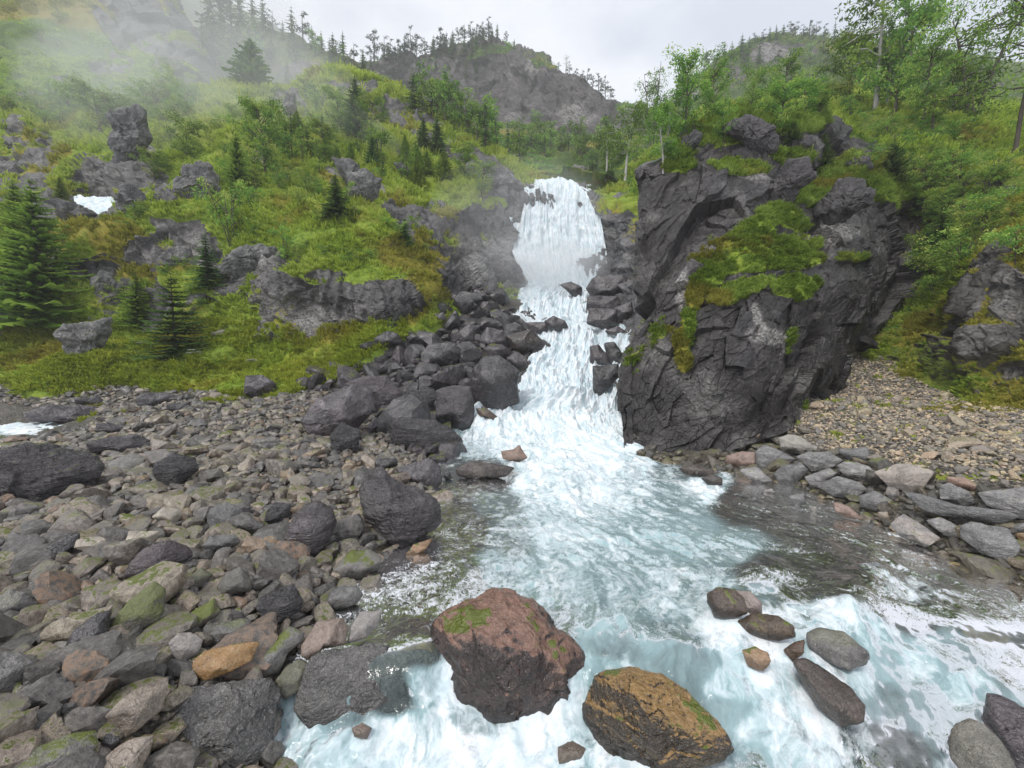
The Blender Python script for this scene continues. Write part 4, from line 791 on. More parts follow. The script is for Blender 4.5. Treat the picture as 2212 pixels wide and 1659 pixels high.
# --- right bank revetment
RB = [('pale broad block, uppermost at the upstream end of the stone bank', 'pale', [(690,1198),(760,1180),(830,1190),(890,1240),(985,1275),(920,1310),(720,1285)]),
 ('warm beige block at the upstream end of the stone bank', 'orange', [(375,1312),(470,1285),(552,1290),(548,1365),(480,1395),(368,1370)]),
 ('striped brown wedge in the stone bank, next to the beige block', 'bankg', [(555,1290),(610,1243),(700,1278),(805,1332),(740,1375),(600,1405),(550,1370)]),
 ('dark slate slab with a blue sheen, second row of the stone bank', 'bankg', [(808,1320),(880,1288),(1000,1288),(1090,1340),(1000,1395),(900,1405)]),
 ('square grey block at the back edge of the stone bank', 'bankg', [(1068,1270),(1250,1258),(1255,1345),(1130,1345),(1078,1300)]),
 ('rough grey block low in the stone bank, near the beige block', 'bankg', [(665,1425),(720,1375),(830,1353),(878,1400),(800,1495),(690,1475)]),
 ('grey stone filling the gap above the broad flat slab', 'bankg', [(858,1442),(1010,1388),(1063,1420),(1000,1460),(1005,1530),(900,1500)]),
 ('broad flat light grey slab in the middle of the stone bank', 'bankg', [(940,1500),(1060,1438),(1200,1478),(1243,1520),(1160,1585),(1040,1562)]),
 ('mauve slab with a dark front above the broad flat slab', 'bankg', [(1058,1370),(1130,1343),(1250,1378),(1305,1440),(1210,1475),(1100,1432)]),
 ('largest pale grey block of the stone bank', 'pale', [(1295,1412),(1430,1362),(1560,1372),(1645,1410),(1600,1495),(1500,1538),(1380,1495)]),
 ('dark brown rock in the foot of the stone bank', 'bankg', [(1200,1560),(1290,1528),(1400,1588),(1335,1660),(1200,1625)]),
 ('thin orange brown stone on the top of the stone bank', 'orange', [(1728,1440),(1850,1448),(1955,1500),(1900,1535),(1750,1485)]),
 ('brown speckled block with rounded corners in the stone bank', 'bankg', [(1690,1500),(1750,1478),(1880,1538),(1920,1610),(1820,1628),(1700,1575)]),
 ('very long grey slab across the middle of the stone bank', 'bankg', [(1468,1540),(1560,1543),(1800,1618),(2100,1652),(2190,1690),(2060,1735),(1850,1705),(1600,1660)]),
 ('large grey slab at the right edge, top of the stone bank', 'bankg', [(1928,1540),(2212,1508),(2400,1560),(2400,1730),(2180,1700),(1990,1622)]),
 ('small dark stone under the largest pale block', 'bankg', [(1370,1500),(1440,1520),(1450,1580),(1390,1590),(1355,1550)]),
 ('purple flat stone half in the shallows by the stone bank', 'bankg', [(450,1400),(560,1378),(665,1470),(560,1485)]),
 ('cream coloured small stone in the shallows by the stone bank', 'pale', [(600,1520),(660,1515),(670,1545),(610,1545)]),
 ('grey round stone in the shallows below the broad slab', 'bankg', [(760,1560),(850,1545),(865,1610),(800,1625)]),
 ('dark mossy stone wedged between the mauve slab and the pale block', 'mossy', [(1240,1345),(1330,1320),(1400,1350),(1300,1395)]),
 ('brown block at the foot of the crag by the stone bank', 'brown', [(590,1190),(640,1160),(700,1180),(690,1240),(620,1245)]),
 ('slanting dark block at the crag foot, shoreline end', 'brown', [(410,1240),(500,1180),(600,1170),(610,1230),(480,1290)])]
for lb, mt, o_ in RB: B(lb, mt, Z(6, o_), T=.5, k=30, tiltup=.85, group='blocks of the stone bank', sink=.12)
RB9 = [('large square grey boulder at the foot of the stone bank, right side', 'bankg', [(1820,172),(1890,143),(2110,178),(2185,290),(2115,390),(1950,330),(1828,245)]),
 ('small brown grey block between the two lowest boulders of the stone bank', 'bankg', [(1608,132),(1690,108),(1812,170),(1803,245),(1720,225)]),
 ('half drowned grey slab at the downstream foot of the stone bank', 'bankg', [(1388,152),(1470,93),(1590,168),(1690,240),(1600,295),(1450,232)]),
 ('long yellowish tan stone lying in the shallows', 'orange', [(1035,15),(1130,45),(1225,130),(1120,115),(1045,70)]),
 ('small reddish stone at the waterline beside the half drowned slab', 'orange', [(1308,80),(1370,78),(1382,130),(1320,142)]),
 ('flat stone at the right edge behind the square boulder', 'bankg', [(2060,162),(2212,148),(2330,190),(2150,205)]),
 ('brown stone at the right edge beside the square boulder', 'orange', [(2150,212),(2330,200),(2330,300),(2200,275)]),
 ('small pale pink cobble standing in the shallows', 'pale', [(890,45),(930,45),(938,100),(895,98)])]
for lb, mt, o_ in RB9: B(lb, mt, Z(9, o_), T=.5, k=24, tiltup=.85, group='blocks of the stone bank', sink=.12)
# --- outcrops embedded in the left hillside
HR = [('grey lichen covered outcrop with a grassy cap above the meadow', 'lichen', 1, [(1100,1040),(1115,1005),(1180,985),(1300,1020),(1368,1090),(1350,1200),(1260,1265),(1130,1255),(1070,1190),(1105,1090)]),
 ('tall pale pillar of rock with a yellow mossy crown in the mist', 'lichen', 1, [(660,710),(740,658),(850,643),(905,680),(905,760),(942,850),(905,950),(780,1040),(715,1035),(700,900),(690,800)]),
 ('broken rock shoulder beside the hidden upper stream', 'lichen', 1, [(728,1150),(820,1128),(900,1198),(925,1290),(830,1330),(722,1315)]),
 ('dark overhanging ledge with a pale rounded rim', 'lichen', 1, [(280,1215),(400,1238),(520,1278),(625,1330),(560,1375),(400,1372)]),
 ('narrow upright rock fin on the misty slope', 'lichen', 1, [(1755,555),(1820,585),(1835,700),(1790,755),(1745,700)]),
 ('grey ribbed outcrop beside the small spruces', 'lichen', 1, [(2045,970),(2160,985),(2235,1060),(2265,1200),(2180,1245),(2135,1120)]),
 ('large whitish blotched outcrop at the foot of the slope, left', 'lichen', 4, [(325,560),(420,498),(560,478),(685,458),(685,550),(620,662),(560,725),(470,735),(395,660)]),
 ('small whitish rock face under the left spruce', 'lichen', 4, [(545,240),(620,168),(705,190),(705,290),(620,315),(545,272)]),
 ('grey mottled rock wall at the left edge', 'lichen', 4, [(-100,290),(80,285),(135,400),(175,440),(120,515),(-100,525)]),
 ('pale low rock at the left edge above the yellow grass', 'pale', 4, [(-100,525),(155,542),(60,582),(-100,595)]),
 ('wet grey crag between the shrubs, middle of the slope', 'lichen', 4, [(995,60),(1050,28),(1170,18),(1195,120),(1100,175),(1005,130)]),
 ('dark wet rock face above the green mound shoulder', 'lichen', 4, [(1385,110),(1480,28),(1600,-5),(1705,40),(1655,170),(1500,215),(1375,190)]),
 ('small pale heart shaped stone at the meadow edge', 'pale', 4, [(1300,560),(1350,535),(1395,535),(1390,570),(1340,590)]),
 ('grey speckled outcrop below the mossy rib', 'lichen', 2, [(85,1065),(200,1045),(295,1110),(275,1210),(150,1295),(85,1180)]),
 ('smooth blue grey slab in the grass rib', 'lichen', 2, [(370,1000),(440,1010),(510,1080),(505,1110),(440,1085),(390,1040)]),
 ('grey bare nose of rock left of the waterfall lip', 'lichen', 2, [(985,1040),(1050,1035),(1180,1135),(1175,1165),(1080,1210),(990,1130)]),
 ('dark tongue of rock in the falling water near the lip', 'slate', 2, [(1250,1170),(1275,1160),(1288,1220),(1270,1285),(1250,1250)]),
 ('misty smooth hump of rock at the left foot of the waterfall', 'slate', 5, [(960,140),(1050,100),(1150,140),(1190,240),(1080,250),(960,220)]),
 ('broken grey rock between the tree trunks above the waterfall', 'lichen', 2, [(1450,1060),(1500,1010),(1560,1040),(1560,1110),(1480,1120)]),
 ]
for lb, mt, r_, o_ in HR: B(lb, mt, Z(r_, o_), T=.55, k=22, rough=.13, nplane=7, name='rock_outcrop', cat='rock outcrop', sink=.25)
# crag features: blocks standing proud of the crag
CR = [('sharp dark fin of rock on the left crest of the crag', 3, [(25,980),(60,920),(110,850),(185,800),(222,830),(205,880),(140,945),(60,985)]),
 ('rounded knob of lichen spotted rock on top of the crag', 3, [(340,820),(380,760),(500,715),(580,740),(660,790),(690,870),(690,940),(600,970),(520,950),(470,880),(400,850)]),
 ('dark block under the green summit of the crag', 3, [(740,900),(800,850),(900,840),(935,870),(930,930),(880,970),(760,970)]),
 ('large leaning dark block in the upper middle of the crag', 3, [(600,1240),(640,1140),(720,1030),(760,990),(880,985),(915,1060),(910,1100),(830,1180),(780,1270),(680,1300),(595,1300)]),
 ('broad sloping rock slab on the right shoulder of the crag', 3, [(930,1290),(1060,1100),(1160,1090),(1290,1180),(1260,1260),(1130,1340),(1000,1460),(950,1400)]),
 ('small black overhang with orange moss on the right shoulder', 3, [(1090,1020),(1160,965),(1250,970),(1280,1040),(1200,1060)])]
for lb, r_, o_ in CR: B(lb, 'crag', Z(r_, o_), T=.5, k=26, rough=.12, nplane=7, name='rock_outcrop', cat='rock outcrop', sink=.15)
print('boulders', len(BOULDERS))

# white water gathers round the boulders that stand in the stream
at = water.data.attributes['foam']; fo_ = wf.copy()
for C_, sz, o_, lb, cc in BOULDERS:
    if not (cc[1] > 1300 and cc[0] > 640 and o_.name.startswith('boulder')) or 'slab' in lb: continue
    dx = wp1[:, 0] - C_[0]; dy = wp1[:, 1] - (C_[1] - .35 * sz); q_ = np.sqrt(dx * dx + dy * dy) / sz
    fo_ = np.minimum(1, fo_ + np.clip(1.7 - q_ * 1.2, 0, .4) * (wy > 1000) * (fo_ < .8))
at.data.foreach_set('value', fo_.astype(np.float32))
# ------------------------------------------------------------------ loose stones, rubble and gravel
def in_poly(x, y, poly):
    ins = np.zeros(x.shape, bool); n = len(poly)
    for i in range(n):
        x0, y0 = poly[i]; x1, y1 = poly[(i + 1) % n]
        c = ((y0 > y) != (y1 > y)); ins ^= c & (x < (x1 - x0) * (y - y0) / ((y1 - y0) if y1 != y0 else 1e-9) + x0)
    return ins
def stone_shape(seed, sub, flat=1., k=34, npl=6):
    rg = np.random.default_rng(seed); D, Fc = ico(sub)
    N = unit(rg.normal(size=(npl + 4, 3))); h = rg.uniform(.62, .95, npl + 4)
    N[0] = (0, 0, 1); h[0] = .7; N[1] = (0, 0, -1); h[1] = .7
    r = facet_radius(D, np.concatenate([N, -N[:4]]), np.r_[h, np.full(4, .85)], k)
    P = D * np.minimum(r, 1.5)[:, None] * np.array([1, rg.uniform(.6, .9), rg.uniform(.48, .75) * flat])
    P = P * (1 + .05 * fbm(P * 2 + seed, 3, seed) + (.03 * fbm(P * 7, 2, seed + 4) if sub > 2 else 0))[:, None]
    return P, Fc
GRID = {}
def clear_of(x, y, r, f=.72):
    c = .6; i, j = int(x // c), int(y // c); s = int((r + 1.6) // c) + 1
    if r < .3: s = 2
    for a in range(i - s, i + s + 1):
        for b in range(j - s, j + s + 1):
            for (u, v, q) in GRID.get((a, b), ()):
                if (u - x) ** 2 + (v - y) ** 2 < (f * (q + r)) ** 2: return False
    return True
def add_grid(x, y, r):
    c = .6
    if r > .9:                      # big rocks are stored as several smaller discs
        for a in np.linspace(0, 6.28, 9)[:-1]: add_grid(x + math.cos(a) * r * .6, y + math.sin(a) * r * .6, r * .38)
        r = .6 * r
        if r > .9: r = .9
    GRID.setdefault((int(x // c), int(y // c)), []).append((x, y, r))
for C_, sz, o_, lb, cc in BOULDERS:
    if o_.name.startswith('boulder'): add_grid(C_[0], C_[1], sz * .82)
BEACH = [(-650,2000),(-650,1010),(-150,985),(0,960),(150,935),(240,900),(0,870),(0,835),(300,835),(450,850),(560,868),(660,848),(760,850),(800,900),(850,960),(930,1010),(955,1090),(925,1150),(870,1200),(835,1240),(800,1290),(760,1330),(720,1370),(690,1420),(650,1500),(620,1560),(600,1800),(560,2000)]
SCREE = [(640,842),(700,800),(790,712),(860,700),(905,690),(940,652),(985,600),(1040,590),(1085,640),(1110,680),(1200,692),(1215,720),(1130,800),(1110,870),(1060,905),(1000,905),(990,960),(960,1000),(860,980),(800,900),(730,850)]
RGRAVEL = [(1560,960),(1640,935),(1720,880),(1800,805),(1860,745),(1940,740),(2010,760),(2060,860),(2400,905),(2600,1150),(2212,1060),(1900,1000),(1700,950)]
RSHORE = [(1370,975),(1500,985),(1600,960),(1700,950),(1900,1010),(2400,1120),(2500,1330),(2212,1275),(2000,1190),(1850,1110),(1700,1050),(1560,1040),(1450,1010)]
BED = [(1350,1010),(1560,1040),(1850,1110),(2300,1270),(2500,1659),(2250,1500),(2000,1300),(1800,1200),(1600,1120),(1480,1050)]
BEDL = [(960,1010),(1100,1080),(1000,1200),(940,1300),(900,1450),(640,1500),(700,1380),(850,1230),(950,1110)]
def sample(poly, n, rg, dmax=40):
    P = np.array(poly); xs = rg.uniform(P[:, 0].min(), P[:, 0].max(), n * 3); 
    # draw uniformly over the ground: sample world positions by depth
    d = np.sqrt(rg.uniform(2.6 ** 2, dmax ** 2, n * 3)) if dmax < 30 else rg.uniform(2.6, dmax, n * 3) ** 1.0
    u = (xs - 1106) / F; gx_, gy_ = u * d, d
    z = ground_z(gx_, gy_, True); x, y, dd_ = proj(np.stack([gx_, gy_, z], 1))
    ok = in_poly(x, y, poly); return gx_[ok], gy_[ok], z[ok], dd_[ok], x[ok], y[ok]
STONES = []         # (x,y,z,r,d,zone,px,py)
def scatter(zone, poly, levels, dmax, f=.72):
    rg = np.random.default_rng(hash_s(zone))
    for r0, n, dm in levels:
        gx_, gy_, z, d, x, y = sample(poly, n, rg, min(dmax, dm))
        for i in range(len(gx_)):
            r = r0 * rg.uniform(.75, 1.25)
            if clear_of(gx_[i], gy_[i], r, f): add_grid(gx_[i], gy_[i], r); STONES.append((gx_[i], gy_[i], z[i], r, d[i], zone, x[i], y[i]))
scatter('beach', BEACH, [(.36,70,30),(.27,360,30),(.2,2400,30),(.15,8000,28),(.12,14000,24),(.085,16000,16),(.065,16000,8.5),(.04,12000,5.5)], 30, .62)
scatter('scree', SCREE, [(1.1,60,46),(.8,220,46),(.55,700,46),(.38,1800,46),(.26,4000,46),(.18,5000,40)], 46, .62)
scatter('gravel', RGRAVEL, [(.24,40,30),(.13,500,30),(.085,3500,28),(.058,14000,26),(.038,22000,20)], 30, .7)
scatter('shore', RSHORE, [(.3,120,24),(.2,600,24),(.13,2500,24),(.08,5000,20)], 26, .6)
scatter('bed', BED, [(.45,60,18),(.3,400,18),(.2,1200,16),(.13,2500,12)], 20, .7)
scatter('bedl', BEDL, [(.4,60,14),(.25,300,14),(.15,1000,12)], 16, .7)
print('stones', len(STONES))
M_ST = {
 'beach': (rockmat('cobble', ((.036, .030, .025), (.165, .144, .123), (.40, .36, .315)), 'obj', 2.4, .4, .2, .36, None, .6, None, .6, .7),
           rockmat('cobble_small', ((.03, .025, .021), (.13, .114, .098), (.35, .31, .27)), 'rnd', 2.4, .4, .12, .38, None, .5, None, .6, .6)),
 'scree': (rockmat('scree_rock', SLATE, 'obj', 1.2, .2, .1, .34, None, .6, None, .4), rockmat('scree_small', SLATE, 'rnd', 1.4, .2, .1, .36, None, .5, None, .4)),
 'gravel': (rockmat('gravel_stone', ((.11, .088, .064), (.28, .235, .18), (.45, .395, .32)), 'obj', 3, .3, .1, .55, None, .5, None, .5),
            rockmat('gravel_small', ((.11, .088, .064), (.28, .235, .18), (.45, .395, .32)), 'rnd', 4, .2, .0, .6, None, .4, None, .6)),
 'shore': (rockmat('shore_stone', ((.04, .034, .026), (.1, .088, .07), (.22, .19, .15)), 'obj', 2.4, .3, .2, .36, None, .5, None, .5),
           rockmat('shore_small', ((.04, .034, .026), (.1, .088, .07), (.22, .19, .15)), 'rnd', 2.4, .3, .2, .38, None, .5, None, .5))}
M_ST['bed'] = M_ST['bedl'] = (M_ST['shore'][0], rockmat('bed_stone', ((.04, .032, .02), (.11, .09, .055), (.22, .18, .11)), 'rnd', 2.4, .3, 0, .5, None, .5, None, .5))
PROTO_ST = [make_mesh('stone', *stone_shape(100 + i, 3, 1 if i % 3 else 1.35, 12 if i % 5 == 0 else 40), None, smooth=False) for i in range(16)]
PROTO_M = {}
def st_mesh(i, zone):
    if (i, zone) not in PROTO_M:
        me = PROTO_ST[i].copy(); me.materials.append(M_ST[zone][0]); PROTO_M[(i, zone)] = me
    return PROTO_M[(i, zone)]
LO = {s: [stone_shape(200 + i, s, 1 if i % 3 else 1.3) for i in range(10)] for s in (1, 2)}
def rotm(rz, ax, ay):
    return np.array(Matrix.Rotation(rz, 3, 'Z') @ Matrix.Rotation(ax, 3, 'X') @ Matrix.Rotation(ay, 3, 'Y'))
# landmarks for telling one cobble from the next
LMS = [(b[4], b[3]) for b in BOULDERS if b[2].name.startswith('boulder')]
SHORT = {}
def short(lb):
    t = lb.split(',')[0]
    for w_ in (' in the ', ' at the ', ' with ', ' beside ', ' above ', ' below ', ' under ', ' left of ', ' right of ', ' by the ', ' leaning ', ' among ', ' standing ', ' lying ', ' between ', ' behind ', ' cut ', ' wedged ', ' near ', ' over ', ' next ', ' on the ', ' on top', ' sitting', ' poking', ' pointing', ' rising', ' half ', ' against', ' reaching', ' hanging', ' perched'):
        t = t.split(w_)[0]
    return ' '.join(t.split()[:5])
def name_of(x, y, r_px, rr, taken, noun, aspect):
    size_w = 'large' if r_px > 34 else 'medium' if r_px > 20 else 'small'
    order = sorted(LMS, key=lambda q: (q[0][0] - x) ** 2 + (q[0][1] - y) ** 2)[:16]
    for (lx, ly), lb in order:
        dx, dy = x - lx, y - ly; a = math.degrees(math.atan2(dy, dx))
        dirs = 'right of' if abs(a) < 23 else 'below right of' if 23 <= a < 67 else 'just below' if 67 <= a < 113 else 'below left of' if 113 <= a < 157 else 'left of' if abs(a) >= 157 else 'above left of' if a < -113 else 'just above' if a < -67 else 'above right of'
        t = '%s %s %s %s the %s' % (size_w, aspect, noun, dirs, short(lb))
        if t not in taken: taken.add(t); return t
    return '%s %s %s in the crowded stones near the %s' % (size_w, aspect, noun, short(order[0][1]))
zcfg = {'beach': (270, 'cobble', 'cobbles on the left bank', 'stones', 'small cobbles filling the gaps of the left bank'),
        'scree': (170, 'scree_block', 'dark blocks of the scree beside the cascade', 'scree', 'dark broken rubble beside the cascade'),
        'gravel': (70, 'gravel_stone', 'stones lying on the right hand gravel slope', 'gravel', 'pale gravel and chips below the right slope'),
        'shore': (70, 'shore_stone', 'stones at the waterline of the right bank', 'shingle', 'brown shingle along the right waterline'),
        'bed': (0, '', '', 'riverbed_stones', 'brown stones under the clear water, right side'),
        'bedl': (0, '', '', 'riverbed_stones', 'brown stones under the clear water, left side')}
rg = np.random.default_rng(99)
for zone, (nmax, nm, grp, mass, mlabel) in zcfg.items():
    S_ = sorted([s for s in STONES if s[5] == zone], key=lambda s: -(s[3] / s[4]) * (1 if -20 < s[6] < 2230 and s[7] < 1700 else .01))
    noun = nm.replace('_', ' '); taken = set()
    acc_v, acc_f, acc_r, off = [], [], [], 0
    for i, (x, y, z, r, d, zn, px, py) in enumerate(S_):
        rz, ax, ay = rg.uniform(0, 6.28), rg.normal(0, .36), rg.normal(0, .36)
        if zone == 'scree': ax, ay = rg.normal(0, .6), rg.normal(0, .6)
        zz = z + r * (rg.uniform(.05, .45) if zone not in ('bed', 'bedl') else -.45)
        if i < nmax and -20 < px < 2230:
            k_ = int(rg.integers(16)); o = bpy.data.objects.new(nm, st_mesh(k_, zone if zone != 'bedl' else 'bed')); col.objects.link(o)
            o.location = (x, y, zz); o.rotation_euler = (ax, ay, rz); q = r * 1.12; o.scale = (q, q * rg.uniform(.8, 1.1), q * rg.uniform(.9, 1.35))
            asp = ('angular', 'blunt', 'chunky', 'slabby', 'round')[4 if k_ % 2 == 0 and k_ % 3 else (0, 1, 2, 3)[k_ % 4]]
            tag(o, name_of(px, py, r / d * F, 0, taken, noun, asp), noun, grp)
        else:
            sub = 2 if r / d * F > 7 else 1
            P, Fc = LO[sub][int(rg.integers(10))]
            P = (P * r * 1.15 * np.array([1, rg.uniform(.8, 1.1), rg.uniform(.9, 1.3)])) @ rotm(rz, ax, ay).T + np.array([x, y, zz])
            acc_v.append(P); acc_f.append(Fc + off); acc_r.append(np.full(len(P), rg.random())); off += len(P)
    if acc_v:
        o = link(mass, make_mesh(mass, np.concatenate(acc_v), np.concatenate(acc_f), M_ST[zone][1], {'rnd': np.concatenate(acc_r)}, smooth=False))
        tag(o, mlabel, mass.replace('_', ' '), kind='stuff')
# ------------------------------------------------------------------ plants
def leafmat(name, lo, mid, hi, rnd='tone', var=.35, trans=.3):
    m = MT(name); t = m.attr(rnd); r = m.n('ObjectInfo').outputs['Random']
    c = m.ramp(t, (0., lo), (.5, mid), (1., hi))
    c = m.mix(m.math('MULTIPLY', m.attr('dryness'), .6), c, m.mix(t, (.13, .085, .018), (.46, .34, .08)))
    c = m.n('HueSaturation', {'Hue': m.math('ADD', .485, m.math('MULTIPLY', r, .03)), 'Saturation': 1., 'Value': m.math('ADD', 1 - var / 2, m.math('MULTIPLY', r, var)), 'Color': c}).outputs[0]
    d = m.n('BsdfDiffuse', {'Color': c}).outputs[0]; tr = m.n('BsdfTranslucent', {'Color': c}).outputs[0]
    return m.done(m.n('MixShader', {0: trans, 1: d, 2: tr}).outputs[0])
L_SP = leafmat('spruce_needles', (0.0225, 0.0525, 0.0225), (0.0656, 0.1313, 0.0375), (0.1594, 0.2438, 0.0562))
L_SL = leafmat('young_spruce_needles', (0.0506, 0.0928, 0.0203), (0.1435, 0.2363, 0.0371), (0.2869, 0.3881, 0.0675))
L_PI = leafmat('pine_needles', (0.0192, 0.0384, 0.0192), (0.048, 0.088, 0.0352), (0.096, 0.144, 0.048))
L_BI = leafmat('birch_leaves', (0.0842, 0.1544, 0.0337), (0.2106, 0.351, 0.0618), (0.3931, 0.55, 0.1123))
L_BU = leafmat('shrub_leaves', (0.0854, 0.1711, 0.0411), (0.2394, 0.4105, 0.0752), (0.5, 0.5, 0.1368))
L_GR = leafmat('grass_blades', (0.181, 0.254, 0.0381), (0.4525, 0.55, 0.0795), (0.55, 0.55, 0.1905), trans=.4)
L_CG = leafmat('ledge_grass', (.09, .13, .02), (.22, .30, .045), (.42, .50, .13), trans=.4)
L_ME = leafmat('meadow_blades', (0.1788, 0.22, 0.0275), (0.3713, 0.4263, 0.0482), (0.55, 0.55, 0.11), trans=.4)
L_CO = leafmat('herb_leaves', (0.151, 0.2265, 0.0452), (0.3774, 0.5283, 0.0755), (0.55, 0.55, 0.1322), trans=.35)
M_BK = rockmat('bark', ((.03, .022, .016), (.07, .052, .04), (.12, .1, .08)), None, 5, .1, .2, .8, None, .6)
M_WB = rockmat('birch_bark', ((.2, .18, .16), (.42, .40, .37), (.55, .53, .5)), None, 4, .1, .0, .7, (1, 1, .2, (0, 0, 0)), .4)
class TB:
    def __init__(s): s.v = []; s.f = []; s.t = []; s.n = 0
    def quad(s, a, b, c, d, t): s.v += [a, b, c, d]; s.f.append((s.n, s.n + 1, s.n + 2, s.n + 3)); s.t += [t] * 4; s.n += 4
    def arr(s, Q, t):          # Q (m,4,3)
        m_ = len(Q); s.v += list(Q.reshape(-1, 3)); s.f += [tuple(s.n + 4 * i + np.arange(4)) for i in range(m_)]; s.t += list(np.repeat(t, 4)); s.n += 4 * m_
    def mesh(s, name, mat): return make_mesh(name, np.array(s.v), np.array(s.f), mat, {'tone': s.t}, smooth=False)
def tube(path, rad, k=6):
    path = np.array(path, float); V = []; Fc = []
    for i, p in enumerate(path):
        t = unit(path[min(i + 1, len(path) - 1)] - path[max(i - 1, 0)]); a = unit(np.cross(t, [.3, .9, .2])); b = np.cross(t, a)
        for j in range(k): q = 6.2832 * j / k; V.append(p + rad[i] * (math.cos(q) * a + math.sin(q) * b))
    for i in range(len(path) - 1):
        for j in range(k): Fc.append((i * k + j, i * k + (j + 1) % k, (i + 1) * k + (j + 1) % k, (i + 1) * k + j))
    return np.array(V), np.array(Fc)
def join_tubes(ts):
    V, Fc, o = [], [], 0
    for v, f in ts: V.append(v); Fc.append(f + o); o += len(v)
    return np.concatenate(V), np.concatenate(Fc)
def leafquads(c, rad, n, size, rg, flat=.6, up=.0):
    dv = unit(rg.normal(size=(n, 3))); p = c + dv * rad * (rg.random((n, 1)) ** .45)
    a = unit(rg.normal(size=(n, 3))); b = unit(np.cross(a, rg.normal(size=(n, 3)))); s = size * rg.uniform(.6, 1.3, (n, 1))
    return np.stack([p - a * s, p - b * s * flat * .5, p + a * s, p + b * s * flat * .5], 1)
def spruce(seed, levels=26, nb=7, seg=5, width=.24, mat=L_SP, droop=.35, bare=.05):
    rg = np.random.default_rng(seed); T = TB(); H = 1.0
    for i in range(levels):
        u = (i + rg.random()) / levels; z = bare + (1 - bare) * u; L = width * (1 - u) ** .75 * rg.uniform(.8, 1.1) + .012
        a0 = rg.uniform(0, 6.28)
        for j in range(nb):
            a = a0 + j * 6.283 / nb + rg.uniform(-.4, .4); l = L * rg.uniform(.65, 1.2); ca, sa = math.cos(a), math.sin(a); tn = rg.uniform(.0, .6) + .25 * rg.random()
            up0 = .25 * (u - .2)
            prev = np.array([0, 0, z])
            for k in range(1, seg + 1):
                q = k / seg; r = l * q; zz = z + l * (up0 * q - droop * q * q + .18 * q ** 4); p = np.array([ca * r, sa * r, zz]); wdt = l * rg.uniform(.16, .32) * (1.15 - q * .75)
                side = np.array([-sa, ca, 0]) * wdt; dn = np.array([0, 0, -wdt * .45])
                t = min(1, tn + .35 * q)
                o = (p - prev) * .55
                T.quad(prev, prev + side * rg.uniform(.7, 1.2) + dn + o, p + side * .25 + dn * .3 + o * .4, p, t)
                T.quad(prev, p, p - side * .25 + dn * .3 + o * .4, prev - side * rg.uniform(.7, 1.2) + dn + o, t)
                prev = p
    T.quad(np.array([-.006, 0, .97]), np.array([.006, 0, .97]), np.array([.002, 0, 1.03]), np.array([-.002, 0, 1.03]), .8)
    tv, tf = tube([(0, 0, -.05), (0, 0, .5), (0, 0, .98)], [.018, .011, .002], 6)
    return (make_mesh('trunk', tv, tf, M_BK), T.mesh('crown', mat), None)
def pine(seed, n=26, leaf=.035, q=26):
    rg = np.random.default_rng(seed); T = TB(); ts = [tube([(0, 0, -.05), (rg.normal(0, .01), rg.normal(0, .01), .5), (rg.normal(0, .02), 0, .97)], [.02, .014, .004], 6)]
    for i in range(n):
        u = rg.uniform(.33, 1) if i % 5 else rg.uniform(.2, .5); a = rg.uniform(0, 6.28); l = (.24 * (1.12 - u) + .05) * rg.uniform(.5, 1.2); e = np.array([math.cos(a) * l, math.sin(a) * l, u + l * rg.uniform(-.1, .45)])
        ts.append(tube([(0, 0, u - .02), e * (.6, .6, 1), e], [.006, .004, .002], 4)); tn = rg.uniform(0, .7)
        for s in (1., .6):
            Q = leafquads(e * (s, s, 1), np.array([.055, .055, .028]), q, leaf, rg, .35); T.arr(Q, np.clip(tn + rg.normal(0, .15, len(Q)), 0, 1))
    v, f = join_tubes(ts); return (make_mesh('trunk', v, f, M_BK), T.mesh('crown', L_PI), None)
def broad(seed, n=22, q=60, leaf=.022, wid=.3, trunk=M_BK, leafm=L_BI, low=.25, weep=0., rad=.1, lean=(0, 0), stems=1):
    rg = np.random.default_rng(seed); T = TB(); ts = []; anch = []
    for s in range(stems):
        bx, by_ = (rg.normal(0, .05, 2) if stems > 1 else (0, 0)); tx, ty = rg.normal(0, .06 if stems == 1 else .16, 2) + np.array(lean)
        pts = np.array([[bx, by_, -.04], [bx + tx * .25 + rg.normal(0, .01), by_ + ty * .25, .25], [bx + tx * .6 + rg.normal(0, .015), by_ + ty * .6, .55], [bx + tx, by_ + ty, .92]])
        ts.append(tube(pts, [.022 / stems ** .4, .017 / stems ** .4, .011, .003], 6)); anch.append(pts)
    for i in range(n):
        P = anch[i % stems]; u = rg.uniform(low, .92); p0 = np.array([np.interp(u, P[:, 2], P[:, k]) for k in range(3)])
        a = rg.uniform(0, 6.28); prof = math.sin(min(1, (u - low + .12) / (1.05 - low)) * 2.7) ** .7
        l = wid * prof * rg.uniform(.45, 1.1) + .02; e = p0 + np.array([math.cos(a) * l, math.sin(a) * l, l * rg.uniform(.15, .8) - weep * l])
        mid = (p0 + e) / 2 + np.array([0, 0, l * .12]); ts.append(tube([p0, mid, e], [.007, .005, .002], 4)); tn = rg.uniform(.05, .75)
        for s, c in ((1., e), (.7, mid)):
            rr = rad * rg.uniform(.6, 1.2) * s; Q = leafquads(c - np.array([0, 0, weep * rr]), np.array([rr, rr, rr * (.7 + weep)]), int(q * s), leaf, rg, .8)
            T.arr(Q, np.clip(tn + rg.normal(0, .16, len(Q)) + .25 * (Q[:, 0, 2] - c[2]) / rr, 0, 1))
    v, f = join_tubes(ts); return (make_mesh('trunk', v, f, trunk), T.mesh('crown', leafm), None)
def relight(pr, mat): me = pr[1].copy(); me.materials[0] = mat; return (pr[0], me, None)
